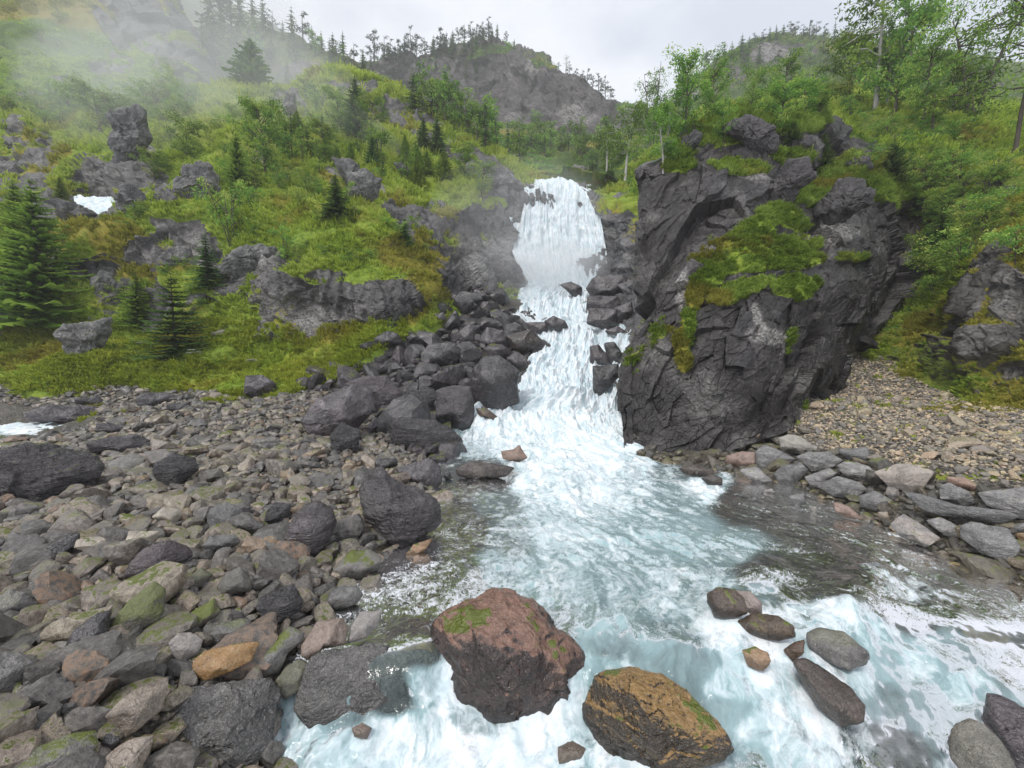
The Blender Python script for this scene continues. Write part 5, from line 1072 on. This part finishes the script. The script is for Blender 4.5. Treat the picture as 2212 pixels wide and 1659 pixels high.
PR = {
 'spruce': [spruce(1, 34, 8, 5), spruce(2, 32, 8, 5, .28), spruce(3, 30, 8, 5, .2)],
 'wide_spruce': [spruce(4, 24, 10, 6, .46, droop=.2, bare=0), spruce(5, 22, 11, 6, .55, droop=.15, bare=0)],
 'young_spruce': [spruce(6, 44, 11, 6, .34, L_SL, .25, 0), spruce(7, 40, 11, 6, .40, L_SL, .2, 0)],
 'far_spruce': [spruce(10 + i, 15, 5, 3, .2 + .03 * i) for i in range(3)],
 'pine': [pine(20), pine(21, 22)], 'far_pine': [pine(22 + i, 15, .05, 9) for i in range(3)],
 'birch': [broad(30, 30, 70, .017, .3, M_WB, L_BI, .3, .4), broad(31, 26, 60, .017, .26, M_WB, L_BI, .35, .5)],
 'sparse_birch': [broad(32, 34, 60, .013, .34, M_BK, L_BI, .2, .5, .10, (.12, 0), 2), broad(33, 34, 55, .013, .36, M_BK, L_BI, .3, .3, .1, (-.08, 0), 2)],
 'far_birch': [broad(34 + i, 14, 22, .034, .27, M_BK, L_BI, .2, .3, .11) for i in range(4)],
 'leafy_tree': [broad(40, 34, 80, .02, .36, M_BK, L_BU, .12, 0, .13), broad(41, 36, 80, .02, .4, M_BK, L_BU, .1, 0, .13)],
 'shrub': [broad(50 + i, 22, 46, .035, .6, M_BK, L_BU, .05, 0, .2, (0, 0), 4) for i in range(4)],
 'dead_tree': [broad(60, 26, 5, .012, .2, M_WB, L_BI, .3, 0, .08)],
}
KINDN = {'spruce': ('spruce_tree', 'spruce'), 'wide_spruce': ('spruce_tree', 'spruce'), 'young_spruce': ('young_spruce', 'spruce'), 'far_spruce': ('spruce_tree', 'spruce'), 'pine': ('pine_tree', 'pine'), 'far_pine': ('pine_tree', 'pine'),
 'birch': ('birch_tree', 'birch'), 'sparse_birch': ('birch_tree', 'birch'), 'far_birch': ('birch_tree', 'birch'), 'leafy_tree': ('leafy_tree', 'tree'), 'shrub': ('shrub', 'shrub'), 'dead_tree': ('bare_tree', 'bare tree')}
_c = [0]
def plant(kind, pos, h, label, group=None, wx=1.0, tilt=0.):
    _c[0] += 1; nm, cat = KINDN[kind]; pr = PR[kind][_c[0] % len(PR[kind])]
    o = empty(nm, pos, random.uniform(0, 6.28)); o.scale = (h * wx, h * wx, h)
    if tilt: o.rotation_euler = (0, tilt, o.rotation_euler[2])
    tag(o, label, cat, group)
    for part, me in (('trunk', pr[0]), ('crown', pr[1])):
        c = bpy.data.objects.new(part, me); col.objects.link(c); c.parent = o
    return o
def drop(px, py):
    for k in range(0, 60, 4):
        h = hit(px, py + k)
        if h: return h[0], h[2]
    return None
def T_(kind, px, py, hpx, label, wx=1., d=None, group=None, tilt=0.):
    q = drop(px, py)
    if q is None: return
    p, dd_ = q
    plant(kind, (p[0], p[1], p[2] - .02 * hpx / F * dd_), hpx / F * dd_, label, group, wx, tilt)
    if group is None: LMS.append(((px, py - hpx * .4), label))
# hand placed
T_('young_spruce', 92, 690, 300, 'big yellow green spruce at the left edge of the slope', .85)
T_('young_spruce', 45, 640, 190, 'second yellow green spruce, low behind the big one at the left edge', .9)
T_('young_spruce', 40, 520, 130, 'slim light green spruce behind the big spruce at the left edge', .9)
T_('young_spruce', 133, 432, 52, 'small bright green spruce on the ledge above the hidden stream', 1.0)
T_('young_spruce', 300, 700, 115, 'mid green spruce standing left of the dark wide spruce', .9)
T_('wide_spruce', 380, 768, 180, 'wide dark spruce at the top of the meadow', .95)
T_('spruce', 450, 625, 120, 'dark slim spruce in front of the wet grey crag', 1.3)
T_('young_spruce', 515, 415, 125, 'light green spruce beside the lichen covered outcrop', .8)
T_('leafy_tree', 575, 385, 155, 'dense dark green leafy tree in the middle of the misty slope', .85)
T_('leafy_tree', 400, 345, 85, 'round green bush tree right of the mossy crowned pillar', 1.1)
T_('leafy_tree', 335, 390, 60, 'low grey green bush between the pillar and the lichen outcrop', 1.3)
T_('shrub', 500, 530, 120, 'large grey green shrub with drooping twigs over the dark rock face', .62)
T_('spruce', 545, 188, 100, 'dark spruce standing alone against the mist on the ridge', 2.0)
T_('shrub', 620, 562, 58, 'small round green shrub on the dark rock face', .7)
T_('spruce', 727, 472, 95, 'grey green spruce beside the ribbed outcrop', 1.6)
T_('wide_spruce', 875, 532, 62, 'low dark spruce on the brow above the scree', .8)
T_('spruce', 770, 300, 130, 'tallest dark spruce of the clump on the ridge crest', 1.5)
T_('leafy_tree', 735, 285, 90, 'pale yellow green birch left of the dark clump on the ridge', .8)
T_('leafy_tree', 800, 312, 95, 'grey green tree right of the dark clump on the ridge', .9)
T_('spruce', 945, 335, 85, 'dark narrow spruce on the rocky rib, upper one of two', 1.4)
T_('spruce', 915, 322, 65, 'dark narrow spruce on the rocky rib, left one of two', 1.4)
T_('wide_spruce', 805, 355, 60, 'squat spruce below the ridge clump', .9)
T_('leafy_tree', 1005, 390, 70, 'bushy green tree on the slope left of the waterfall', 1.1)
T_('leafy_tree', 1040, 425, 70, 'green bush hanging over the cliff left of the waterfall', 1.1)
T_('leafy_tree', 700, 330, 60, 'round bush in the green hollow below the ridge', 1.2)
T_('young_spruce', 960, 400, 75, 'light green young spruce above the waterfall cliff', 1.1)
T_('young_spruce', 900, 370, 60, 'light green young spruce on the mossy rib', 1.1)
T_('leafy_tree', 150, 250, 80, 'blurred green bush on the misty slope, upper left', 1.6)
T_('leafy_tree', 220, 290, 90, 'grey green bush above the mossy crowned pillar', 1.5)
T_('birch', 1890, 242, 300, 'tall birch with a thick white trunk on the right skyline', .8)
T_('birch', 1915, 238, 200, 'thin pale stemmed birch beside the thick white birch', .6)
T_('leafy_tree', 1930, 250, 230, 'dense dark tree behind the white birch', .8)
T_('leafy_tree', 1830, 235, 150, 'green leafy tree left of the white birch', .9)
T_('leafy_tree', 1995, 255, 150, 'dark leafy tree right of the white birch', .9)
T_('leafy_tree', 2060, 250, 110, 'low olive tree on the right skyline', 1.1)
T_('sparse_birch', 2120, 262, 270, 'airy birch with sky showing through, near the top right corner', 1.0)
T_('sparse_birch', 2200, 330, 360, 'airy leaning birch with a dark trunk at the right edge', .8, tilt=.12)
T_('sparse_birch', 1975, 215, 240, 'airy birch crown over the dark trees at the top right', .9)
T_('wide_spruce', 1712, 302, 42, 'round dark spruce bush on the crag top', .9)
T_('wide_spruce', 1778, 352, 66, 'dark wide spruce on the back of the crag', .8)
T_('wide_spruce', 1925, 392, 90, 'blue green spruce above the sloping slab', .8)
T_('wide_spruce', 2030, 535, 90, 'dark spruce leaning over the ravine on the right', .9)
T_('wide_spruce', 2000, 560, 60, 'low spruce at the edge of the ravine', 1.)
T_('sparse_birch', 1405, 330, 190, 'tall thin birch above the others, right of the mountain', .6)
T_('leafy_tree', 1480, 300, 150, 'large light green tree behind the crag', .9)
T_('leafy_tree', 1540, 262, 130, 'round crowned green tree behind the crag summit', .9)
T_('birch', 1440, 340, 140, 'feathery birch left of the crag', 1.)
T_('birch', 1350, 390, 170, 'grey green birch standing right above the waterfall', .9)
T_('birch', 1310, 385, 130, 'slender birch at the waterfall lip', .9)
T_('leafy_tree', 1620, 245, 90, 'yellow green bush behind the crag, right of its summit', 1.0)
T_('leafy_tree', 1740, 255, 80, 'bright green bush on the slope behind the crag', 1.1)
T_('leafy_tree', 1690, 245, 110, 'mid green tree on the slope behind the crag', .9)
# skylines: x, base y, height
ORD = 'first second third fourth fifth sixth seventh eighth ninth tenth eleventh twelfth thirteenth fourteenth fifteenth sixteenth'.split()
def skyline(lst, grp, lab):
    n = len(lst)
    for i, (k, x, y, h) in enumerate(lst):
        side = 'left' if i < (n + 1) // 2 else 'right'; q = i if side == 'left' else n - 1 - i
        w_ = ('tall ' if h > 60 else 'short ' if h < 32 else '') + KINDN[k][1]
        T_(k, x, y, h, '%s, %s tree from the %s end' % (lab % w_, ORD[q], side), 1.15, group=grp)
skyline([('far_spruce', 455, 85, 110), ('far_spruce', 480, 78, 120), ('far_pine', 500, 72, 100), ('far_spruce', 520, 70, 90), ('far_spruce', 548, 75, 95), ('far_spruce', 570, 78, 88), ('far_pine', 590, 84, 60), ('far_spruce', 612, 90, 45), ('far_spruce', 632, 92, 75), ('far_pine', 655, 98, 72), ('far_spruce', 675, 108, 50), ('far_spruce', 695, 115, 46), ('far_spruce', 720, 122, 50), ('far_spruce', 742, 132, 62), ('far_pine', 765, 142, 50), ('far_spruce', 785, 152, 44)],
        'trees on the misty left skyline', '%s on the misty left skyline')
skyline([('far_pine', 808, 146, 80), ('far_pine', 831, 140, 62), ('far_pine', 845, 138, 50), ('far_pine', 860, 137, 55), ('far_pine', 875, 135, 60), ('far_pine', 888, 133, 70), ('far_pine', 900, 132, 62), ('far_pine', 918, 125, 45), ('far_spruce', 935, 118, 35), ('far_pine', 951, 112, 55), ('far_pine', 965, 108, 40), ('far_spruce', 978, 104, 38), ('far_pine', 990, 100, 40), ('far_pine', 1003, 97, 46), ('far_pine', 1017, 94, 44), ('far_pine', 1030, 90, 40), ('far_pine', 1042, 86, 36), ('far_pine', 1055, 82, 26), ('far_pine', 1093, 90, 26), ('far_spruce', 1111, 100, 20), ('dead_tree', 1180, 140, 24), ('far_pine', 1206, 150, 20), ('dead_tree', 1222, 158, 40), ('far_pine', 1230, 163, 28), ('far_pine', 1245, 170, 24), ('far_pine', 1258, 180, 30), ('far_pine', 1269, 186, 38), ('far_pine', 1280, 194, 30), ('far_pine', 1293, 204, 46), ('far_pine', 1307, 214, 46), ('far_pine', 1320, 224, 40)],
        'pines on the mountain crest', '%s on the central mountain crest')
skyline([('far_birch', 1517, 175, 70), ('far_spruce', 1530, 160, 30), ('far_spruce', 1564, 140, 50), ('far_spruce', 1580, 132, 42), ('far_spruce', 1602, 120, 46), ('far_spruce', 1618, 112, 34), ('far_pine', 1630, 106, 36), ('far_pine', 1648, 98, 32), ('far_spruce', 1662, 92, 34), ('far_spruce', 1676, 88, 34), ('far_spruce', 1692, 84, 32), ('far_pine', 1708, 82, 38), ('far_pine', 1718, 82, 36), ('far_pine', 1735, 86, 34), ('far_pine', 1748, 88, 46), ('far_pine', 1762, 90, 44), ('far_pine', 1780, 92, 38), ('far_spruce', 1802, 94, 46), ('far_pine', 1820, 98, 30), ('far_pine', 1840, 104, 26), ('far_spruce', 1860, 110, 40)],
        'trees on the right hand mountain crest', '%s on the crest of the wooded mountain')
TAKEN = set()
for (x, y), lb in list(LMS): pass
LMS += [(b[4], b[3]) for b in BOULDERS if not b[2].name.startswith('boulder')] + [((1205, 400), 'waterfall lip'), ((1065, 80), 'mountain summit'), ((1700, 70), 'wooded summit'), ((460, 180), 'cliff edge')]
def auto_label(kind, x, y, hpx, lab):
    noun = KINDN[kind][1]; size = 'tall' if hpx > 80 else 'mid sized' if hpx > 45 else 'little'
    lms = sorted(LMS, key=lambda q: (q[0][0] - x) ** 2 + (q[0][1] - y) ** 2)[:5]
    for (lx, ly), lb in lms:
        a = math.degrees(math.atan2(y - ly, x - lx)); far = math.hypot(x - lx, y - ly)
        dirs = 'right of' if abs(a) < 23 else 'below right of' if 23 <= a < 67 else 'below' if 67 <= a < 113 else 'below left of' if 113 <= a < 157 else 'left of' if abs(a) >= 157 else 'above left of' if a < -113 else 'above' if a < -67 else 'above right of'
        for w_ in (('close', 'a little way', 'some way', 'well') if far < 60 else ('a little way', 'some way', 'well') if far < 140 else ('some way', 'well', 'far')):
            t = '%s %s %s %s the %s' % (size, noun, w_, dirs, short(lb))
            if t not in TAKEN: TAKEN.add(t); return t
    return lab % noun
def forest(poly, n, kinds, hm, lab, grp, seed, dmin=0):
    rg2 = np.random.default_rng(seed); P = np.array(poly); k = 0; tries = 0; used = []
    while k < n and tries < n * 12:
        tries += 1; x, y = rg2.uniform(P[:, 0].min(), P[:, 0].max()), rg2.uniform(P[:, 1].min(), P[:, 1].max())
        if not in_poly(np.array([x]), np.array([y]), poly)[0]: continue
        h = hit(x, y)
        if h is None or h[1].z < -.2 or h[2] < dmin or h[3] < .3 * (seed not in (12, 13)) or any((h[0] - u).length < .28 * hm[0] for u in used): continue
        used.append(h[0]); kind = kinds[int(rg2.integers(len(kinds)))]; hh_ = rg2.uniform(*hm)
        plant(kind, (h[0].x, h[0].y, h[0].z - .03 * hh_), hh_, auto_label(kind, x, y, hh_ / h[2] * F, lab), grp, rg2.uniform(.9, 1.3)); k += 1
forest([(430,90),(600,90),(830,175),(800,260),(640,190),(470,190)], 42, ['far_spruce', 'far_spruce', 'far_birch'], (7, 12), '%s in the misty wood below the left skyline', 'wood below the left skyline', 1, 85)
forest([(880,250),(960,180),(1060,230),(1120,270),(1320,300),(1420,390),(1180,380),(1090,350),(950,260)], 110, ['far_birch', 'far_birch', 'far_spruce', 'far_birch'], (5.5, 10), '%s in the wood at the foot of the central mountain', 'wood at the foot of the mountain', 2, 70)
forest([(760,150),(860,128),(1000,92),(1065,74),(1110,100),(1000,130),(860,160)], 34, ['far_pine', 'far_spruce', 'far_pine'], (8, 13), '%s in the pine wood along the mountain top', 'pine wood along the mountain top', 13, 150)
forest([(240,210),(560,200),(700,240),(900,330),(880,470),(640,450),(300,440)], 44, ['shrub', 'leafy_tree', 'shrub'], (1.1, 2.4), 'bushy %s on the middle of the left slope', 'bushes on the middle of the left slope', 14)
forest([(880,150),(960,115),(1060,95),(1050,150),(960,200),(900,230)], 22, ['far_pine', 'far_spruce'], (7, 11), '%s clinging to the left face of the central mountain', 'trees on the mountain face', 12)
forest([(1240,330),(1420,300),(1440,400),(1330,440),(1240,392)], 34, ['far_birch', 'birch', 'far_birch', 'far_spruce'], (2.8, 5), '%s in the thicket above the waterfall', 'thicket above the waterfall', 3)
forest([(1330,300),(1440,255),(1530,170),(1700,100),(1900,120),(2212,150),(2212,235),(1850,215),(1650,225),(1450,290)], 100, ['far_spruce', 'far_pine', 'far_birch', 'far_birch'], (9, 15), '%s on the wooded mountain slope at the upper right', 'wood on the right hand mountain', 4, 95)
forest([(1400,340),(1500,275),(1650,245),(1850,235),(2212,260),(2212,300),(1900,285),(1700,290),(1480,340)], 26, ['far_birch', 'leafy_tree', 'far_birch'], (2.2, 4.2), '%s in the belt of trees behind the crag', 'trees behind the crag', 5)
forest([(560,230),(690,200),(860,240),(1000,330),(1060,400),(900,420),(780,380),(600,370)], 44, ['far_spruce', 'young_spruce', 'far_birch', 'far_birch'], (2.4, 4.6), 'small %s scattered over the upper left slope', 'small trees on the upper left slope', 6)
forest([(0,40),(180,0),(330,60),(420,180),(430,260),(100,280),(0,240)], 40, ['shrub'], (2., 4), '%s in the mist on the high left cliff', 'bushes on the high left cliff', 7)
forest([(1780,290),(1900,260),(2212,340),(2212,560),(2080,640),(1900,700),(1960,520),(1900,400)], 56, ['shrub'], (.8, 1.9), '%s in the thicket on the right slope', 'shrubs on the right slope', 8)
forest([(0,400),(250,460),(600,420),(900,470),(960,600),(560,560),(420,700),(0,720)], 46, ['shrub'], (.5, 1.2), 'low %s on the lower left slope', 'shrubs on the lower left slope', 9)
forest([(1460,370),(1600,260),(1760,290),(1850,390),(1700,560),(1560,600)], 14, ['shrub'], (.3, .6), 'tiny %s rooted in a ledge of the crag', 'tiny shrubs on the crag', 10)
# ---- ground cover scattered by area and greenness
def clump_grass(seed, n=12, h=1., spread=.4, w_=.085):
    rg = np.random.default_rng(seed); V, Fc, t = [], [], []; o = 0
    for i in range(n):
        a = rg.uniform(0, 6.28); r = spread * rg.random(); b = np.array([math.cos(a) * r, math.sin(a) * r, -.05]); hh = h * rg.uniform(.5, 1.1); le = rg.uniform(.2, .8) * hh
        dv = np.array([math.cos(a + rg.normal(0, .6)), math.sin(a + rg.normal(0, .6)), 0]); s = np.cross(dv, [0, 0, 1]) * w_
        m1 = b + dv * le * .35 + np.array([0, 0, hh * .7]); e = b + dv * le + np.array([0, 0, hh * rg.uniform(.6, 1)])
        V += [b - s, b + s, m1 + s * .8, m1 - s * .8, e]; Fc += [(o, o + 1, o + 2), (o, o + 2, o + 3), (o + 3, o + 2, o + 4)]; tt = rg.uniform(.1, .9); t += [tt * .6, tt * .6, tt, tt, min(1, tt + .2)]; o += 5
    return np.array(V), np.array(Fc), np.array(t)
def clump_leaf(seed, n=22, size=.14):
    rg = np.random.default_rng(seed); d = unit(rg.normal(size=(n, 3))); d[:, 2] = np.abs(d[:, 2]) * .8; p = d * rg.uniform(.25, .6, (n, 1))
    a = unit(rg.normal(size=(n, 3)) * (1, 1, .5)); b = unit(np.cross(a, unit(d + rg.normal(0, .4, (n, 3))))); s = size * rg.uniform(.6, 1.3, (n, 1))
    Q = np.stack([p - a * s, p - b * s * .5, p + a * s, p + b * s * .5], 1).reshape(-1, 3); i = np.arange(n) * 4
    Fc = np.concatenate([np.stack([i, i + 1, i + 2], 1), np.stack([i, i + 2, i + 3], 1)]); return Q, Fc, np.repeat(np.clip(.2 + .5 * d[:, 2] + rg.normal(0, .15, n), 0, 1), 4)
CG = [clump_grass(70 + i) for i in range(5)]; CL = [clump_leaf(80 + i) for i in range(5)]
def cover(name, land, n, protos, size, mat, label, cat, seed, th=.45, pw=1.6, cond=None, dmax=90, stretch=1.0, patch=.5):
    L = LAND[land]; rg = np.random.default_rng(seed); f = L['f']; P = L['p']
    c = P[f].mean(1); e1 = P[f[:, 2]] - P[f[:, 0]]; e2 = P[f[:, 3]] - P[f[:, 1]]; ar = np.linalg.norm(np.cross(e1, e2), axis=1) / 2
    x, y, d = proj(c); v = L['veg'][f[:, 0]]; nn = L['n'][f[:, 0]]
    facing = -(nn * c).sum(1) / np.linalg.norm(c, axis=1)
    pn = np.clip(.5 + fbm(c * patch, 3, seed + 3), .03, 1)
    wgt = ar * np.clip((v - th) * 3, 0, 1) / np.maximum(d, 3) ** pw * (d < dmax) * (facing > -.25) * (x > -250) * (x < 2460) * (y > -150) * (y < 1720) * (d > 1) * pn
    if cond is not None: wgt = wgt * cond(x, y)
    if wgt.sum() <= 0: return
    idx = rg.choice(len(f), n, p=wgt / wgt.sum()); ws = rg.random((n, 2)); q = P[f[idx, 0]] * ((1 - ws[:, :1]) * (1 - ws[:, 1:])) + P[f[idx, 1]] * (ws[:, :1] * (1 - ws[:, 1:])) + P[f[idx, 2]] * (ws[:, :1] * ws[:, 1:]) + P[f[idx, 3]] * ((1 - ws[:, :1]) * ws[:, 1:])
    dd_ = d[idx]; sz = size[0] * np.clip(dd_ / size[1], .6, 3.2) * rg.uniform(.6, 1.4, n); nrm = nn[idx]
    tonep = np.clip(.5 + .6 * fbm(q * .35, 3, seed + 9), 0, 1); dry = L['dry'][f[idx, 0]]
    AV, AF, AT, AD, off = [], [], [], [], 0; which = rg.integers(len(protos), size=n)
    for k, (v_, f_, t_) in enumerate(protos):
        s_ = np.where(which == k)[0]
        if not len(s_): continue
        a = rg.uniform(0, 6.28, len(s_)); ca, sa = np.cos(a), np.sin(a)
        X = v_[None, :, 0] * ca[:, None] - v_[None, :, 1] * sa[:, None]; Y = v_[None, :, 0] * sa[:, None] + v_[None, :, 1] * ca[:, None]; Zc = np.repeat(v_[None, :, 2] * stretch, len(s_), 0)
        nh = nrm[s_]; X = X + Zc * nh[:, :1] * .7; Y = Y + Zc * nh[:, 1:2] * .7; Zc = Zc * (.45 + .55 * np.clip(nh[:, 2:3], 0, 1))
        S3 = sz[s_][:, None]; V = np.stack([X * S3 + q[s_, None, 0], Y * S3 + q[s_, None, 1], Zc * S3 + q[s_, None, 2]], 2)
        AV.append(V.reshape(-1, 3)); m_ = len(v_); AF.append((f_[None] + (np.arange(len(s_)) * m_)[:, None, None] + off).reshape(-1, 3)); off += len(s_) * m_
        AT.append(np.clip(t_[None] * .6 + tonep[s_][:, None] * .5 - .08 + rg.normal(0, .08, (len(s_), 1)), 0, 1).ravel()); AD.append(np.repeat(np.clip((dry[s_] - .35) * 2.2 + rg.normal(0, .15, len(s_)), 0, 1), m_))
    o = link(name, make_mesh(name, np.concatenate(AV), np.concatenate(AF), mat, {'tone': np.concatenate(AT), 'dryness': np.concatenate(AD)}, smooth=False))
    tag(o, label, cat, kind='stuff')
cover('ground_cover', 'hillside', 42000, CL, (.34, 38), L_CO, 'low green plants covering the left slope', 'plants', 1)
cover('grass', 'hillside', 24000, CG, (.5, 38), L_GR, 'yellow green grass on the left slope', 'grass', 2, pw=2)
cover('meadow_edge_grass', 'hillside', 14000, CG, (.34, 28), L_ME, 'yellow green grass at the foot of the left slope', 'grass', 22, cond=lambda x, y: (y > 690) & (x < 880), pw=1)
cover('meadow_grass', 'ground', 9000, CG, (.34, 28), L_ME, 'bright yellow green grass strip above the left cobbles', 'grass', 3, cond=lambda x, y: x < 1300, pw=1)
cover('fern_bed', 'ground', 3500, CL, (.3, 28), L_CO, 'ferns and herbs in the meadow strip', 'ferns', 4, cond=lambda x, y: x < 1300, pw=1)
cover('grass_tufts', 'ground', 1600, CG, (.14, 15), L_GR, 'sparse grass tufts on the gravel slope', 'grass', 5, cond=lambda x, y: x > 1500, pw=1, th=.5)
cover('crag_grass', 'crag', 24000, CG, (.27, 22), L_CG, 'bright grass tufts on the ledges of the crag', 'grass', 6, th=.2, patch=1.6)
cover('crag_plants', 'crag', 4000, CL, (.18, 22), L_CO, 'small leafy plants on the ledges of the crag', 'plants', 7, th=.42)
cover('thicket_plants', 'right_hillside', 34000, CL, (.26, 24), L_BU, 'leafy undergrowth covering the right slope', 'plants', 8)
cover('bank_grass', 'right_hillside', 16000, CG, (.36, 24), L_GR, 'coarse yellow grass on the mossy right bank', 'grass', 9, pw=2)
cover('cliff_plants', 'cliff', 12000, CL, (1.3, 100), L_CO, 'green plants on the misty upper left cliff', 'plants', 10, dmax=160, patch=.06)
cover('slope_plants', 'mountain', 9000, CL, (1.6, 120), L_BU, 'bushes at the foot of the central mountain', 'plants', 11, dmax=260, patch=.06, pw=1.2)
cover('wood_plants', 'wooded_mountain', 14000, CL, (2.2, 150), L_BU, 'leafy canopy on the right hand mountain', 'plants', 12, dmax=300, patch=.06, pw=1.2)
# white umbels in the meadow
M_UM = leafmat('umbel_flowers', (.5, .52, .44), (.62, .64, .55), (.72, .73, .66))
def umbel(px, py, h, lb):
    q = drop(px, py)
    if not q: return
    p, d = q; rg = np.random.default_rng(int(px)); o = empty('flower_plant', p); tag(o, lb, 'wildflower', 'white umbels in the meadow')
    ts = []; T = TB()
    for s in range(3):
        e = np.array([rg.normal(0, .18), rg.normal(0, .1), h * rg.uniform(.75, 1.05)]); ts.append(tube([(0, 0, -.1), e * (.5, .5, .6), e], [.02, .014, .01], 5))
        dv = rg.normal(size=(40, 3)) * np.array([.09, .09, .02]); T = TB()
        for c in dv: a = .06; pp = e + c; T.quad(pp + np.array([-a, -a, 0]), pp + np.array([a, -a, 0]), pp + np.array([a, a, .01]), pp + np.array([-a, a, .01]), rg.random())
        link('flower_head', T.mesh('flower_head', M_UM), o)
    v, f = join_tubes(ts); link('stem', make_mesh('stem', v, f, L_GR, {'tone': np.full(len(v), .4)}), o)
for i, (x, y, h, lb) in enumerate([(418,788,1.0,'white umbels nearest the wide dark spruce'), (545,808,1.1,'lone white umbel right above the black mossy block'), (552,752,1.2,'tall white umbels in the middle of the meadow'), (636,742,1.1,'cluster of white umbels under the dark rock wall, left plant'), (655,742,1.2,'cluster of white umbels under the dark rock wall, right plant'), (551,690,1.0,'white umbels at the upper meadow edge, before the shrubs'), (305,760,.8,'small white umbel beside the dark wide spruce, left side')]):
    umbel(x, y, h, lb)
# ------------------------------------------------------------------ spray mist and valley haze
def volmat(name, dens, colr=(.985, .99, 1.)):
    m = MT(name); v = m.n('VolumePrincipled', {'Color': (*colr, 1), 'Density': dens, 'Anisotropy': .1}); return m.done(None, v.outputs[0])
def mist(px, py, d, rx, ry, rz, dens, label, tiltz=0, tilty=0):
    D, Fc = ico(4); D = D * (1 + .22 * fbm(D * 1.3 + px, 3, int(px)))[:, None]
    me = make_mesh('mist', D * np.array([rx, ry, rz]), Fc, volmat('mist_air', dens)); o = link('mist', me, loc=Pd(px, py, d)); o.rotation_euler = (0, tilty, tiltz)
    tag(o, label, 'mist', kind='stuff')
mist(1205, 585, 46.5, 6.0, 3.4, 3.2, .12, 'dense spray at the foot of the waterfall')
mist(1150, 590, 44.0, 8., 4.0, 4.6, .028, 'thin spray drifting round the waterfall basin')
mist(1120, 520, 44.0, 11., 6., 8., .02, 'faint mist left of the waterfall')
mist(470, 150, 95, 26, 26, 26, .009, 'mist rising between the left cliff and the ridge')
mist(330, 270, 62, 20, 12, 11, .013, 'mist over the left slope', 0, .5)
mist(650, 250, 62, 19, 10, 8, .016, 'mist drifting over the ridge clump', 0, .45)
mist(150, 160, 75, 26, 16, 16, .0015, 'faint mist before the upper left cliff')
hz = bpy.data.meshes.new('haze'); b_ = bmesh.new(); bmesh.ops.create_cube(b_, size=1); b_.to_mesh(hz); b_.free()
lo = min(float(L['p'][:, 2].min()) for L in LAND.values()) - 1.; hi = max(float(L['p'][:, 2].max()) for L in LAND.values()) + 40
ho = link('haze', hz); ho.scale = (1500, 760, hi - lo); ho.location = (0, 350, (hi + lo) / 2); hz.materials.append(volmat('haze_air', .0006, (.98, .99, 1.)))
tag(ho, kind='stuff')
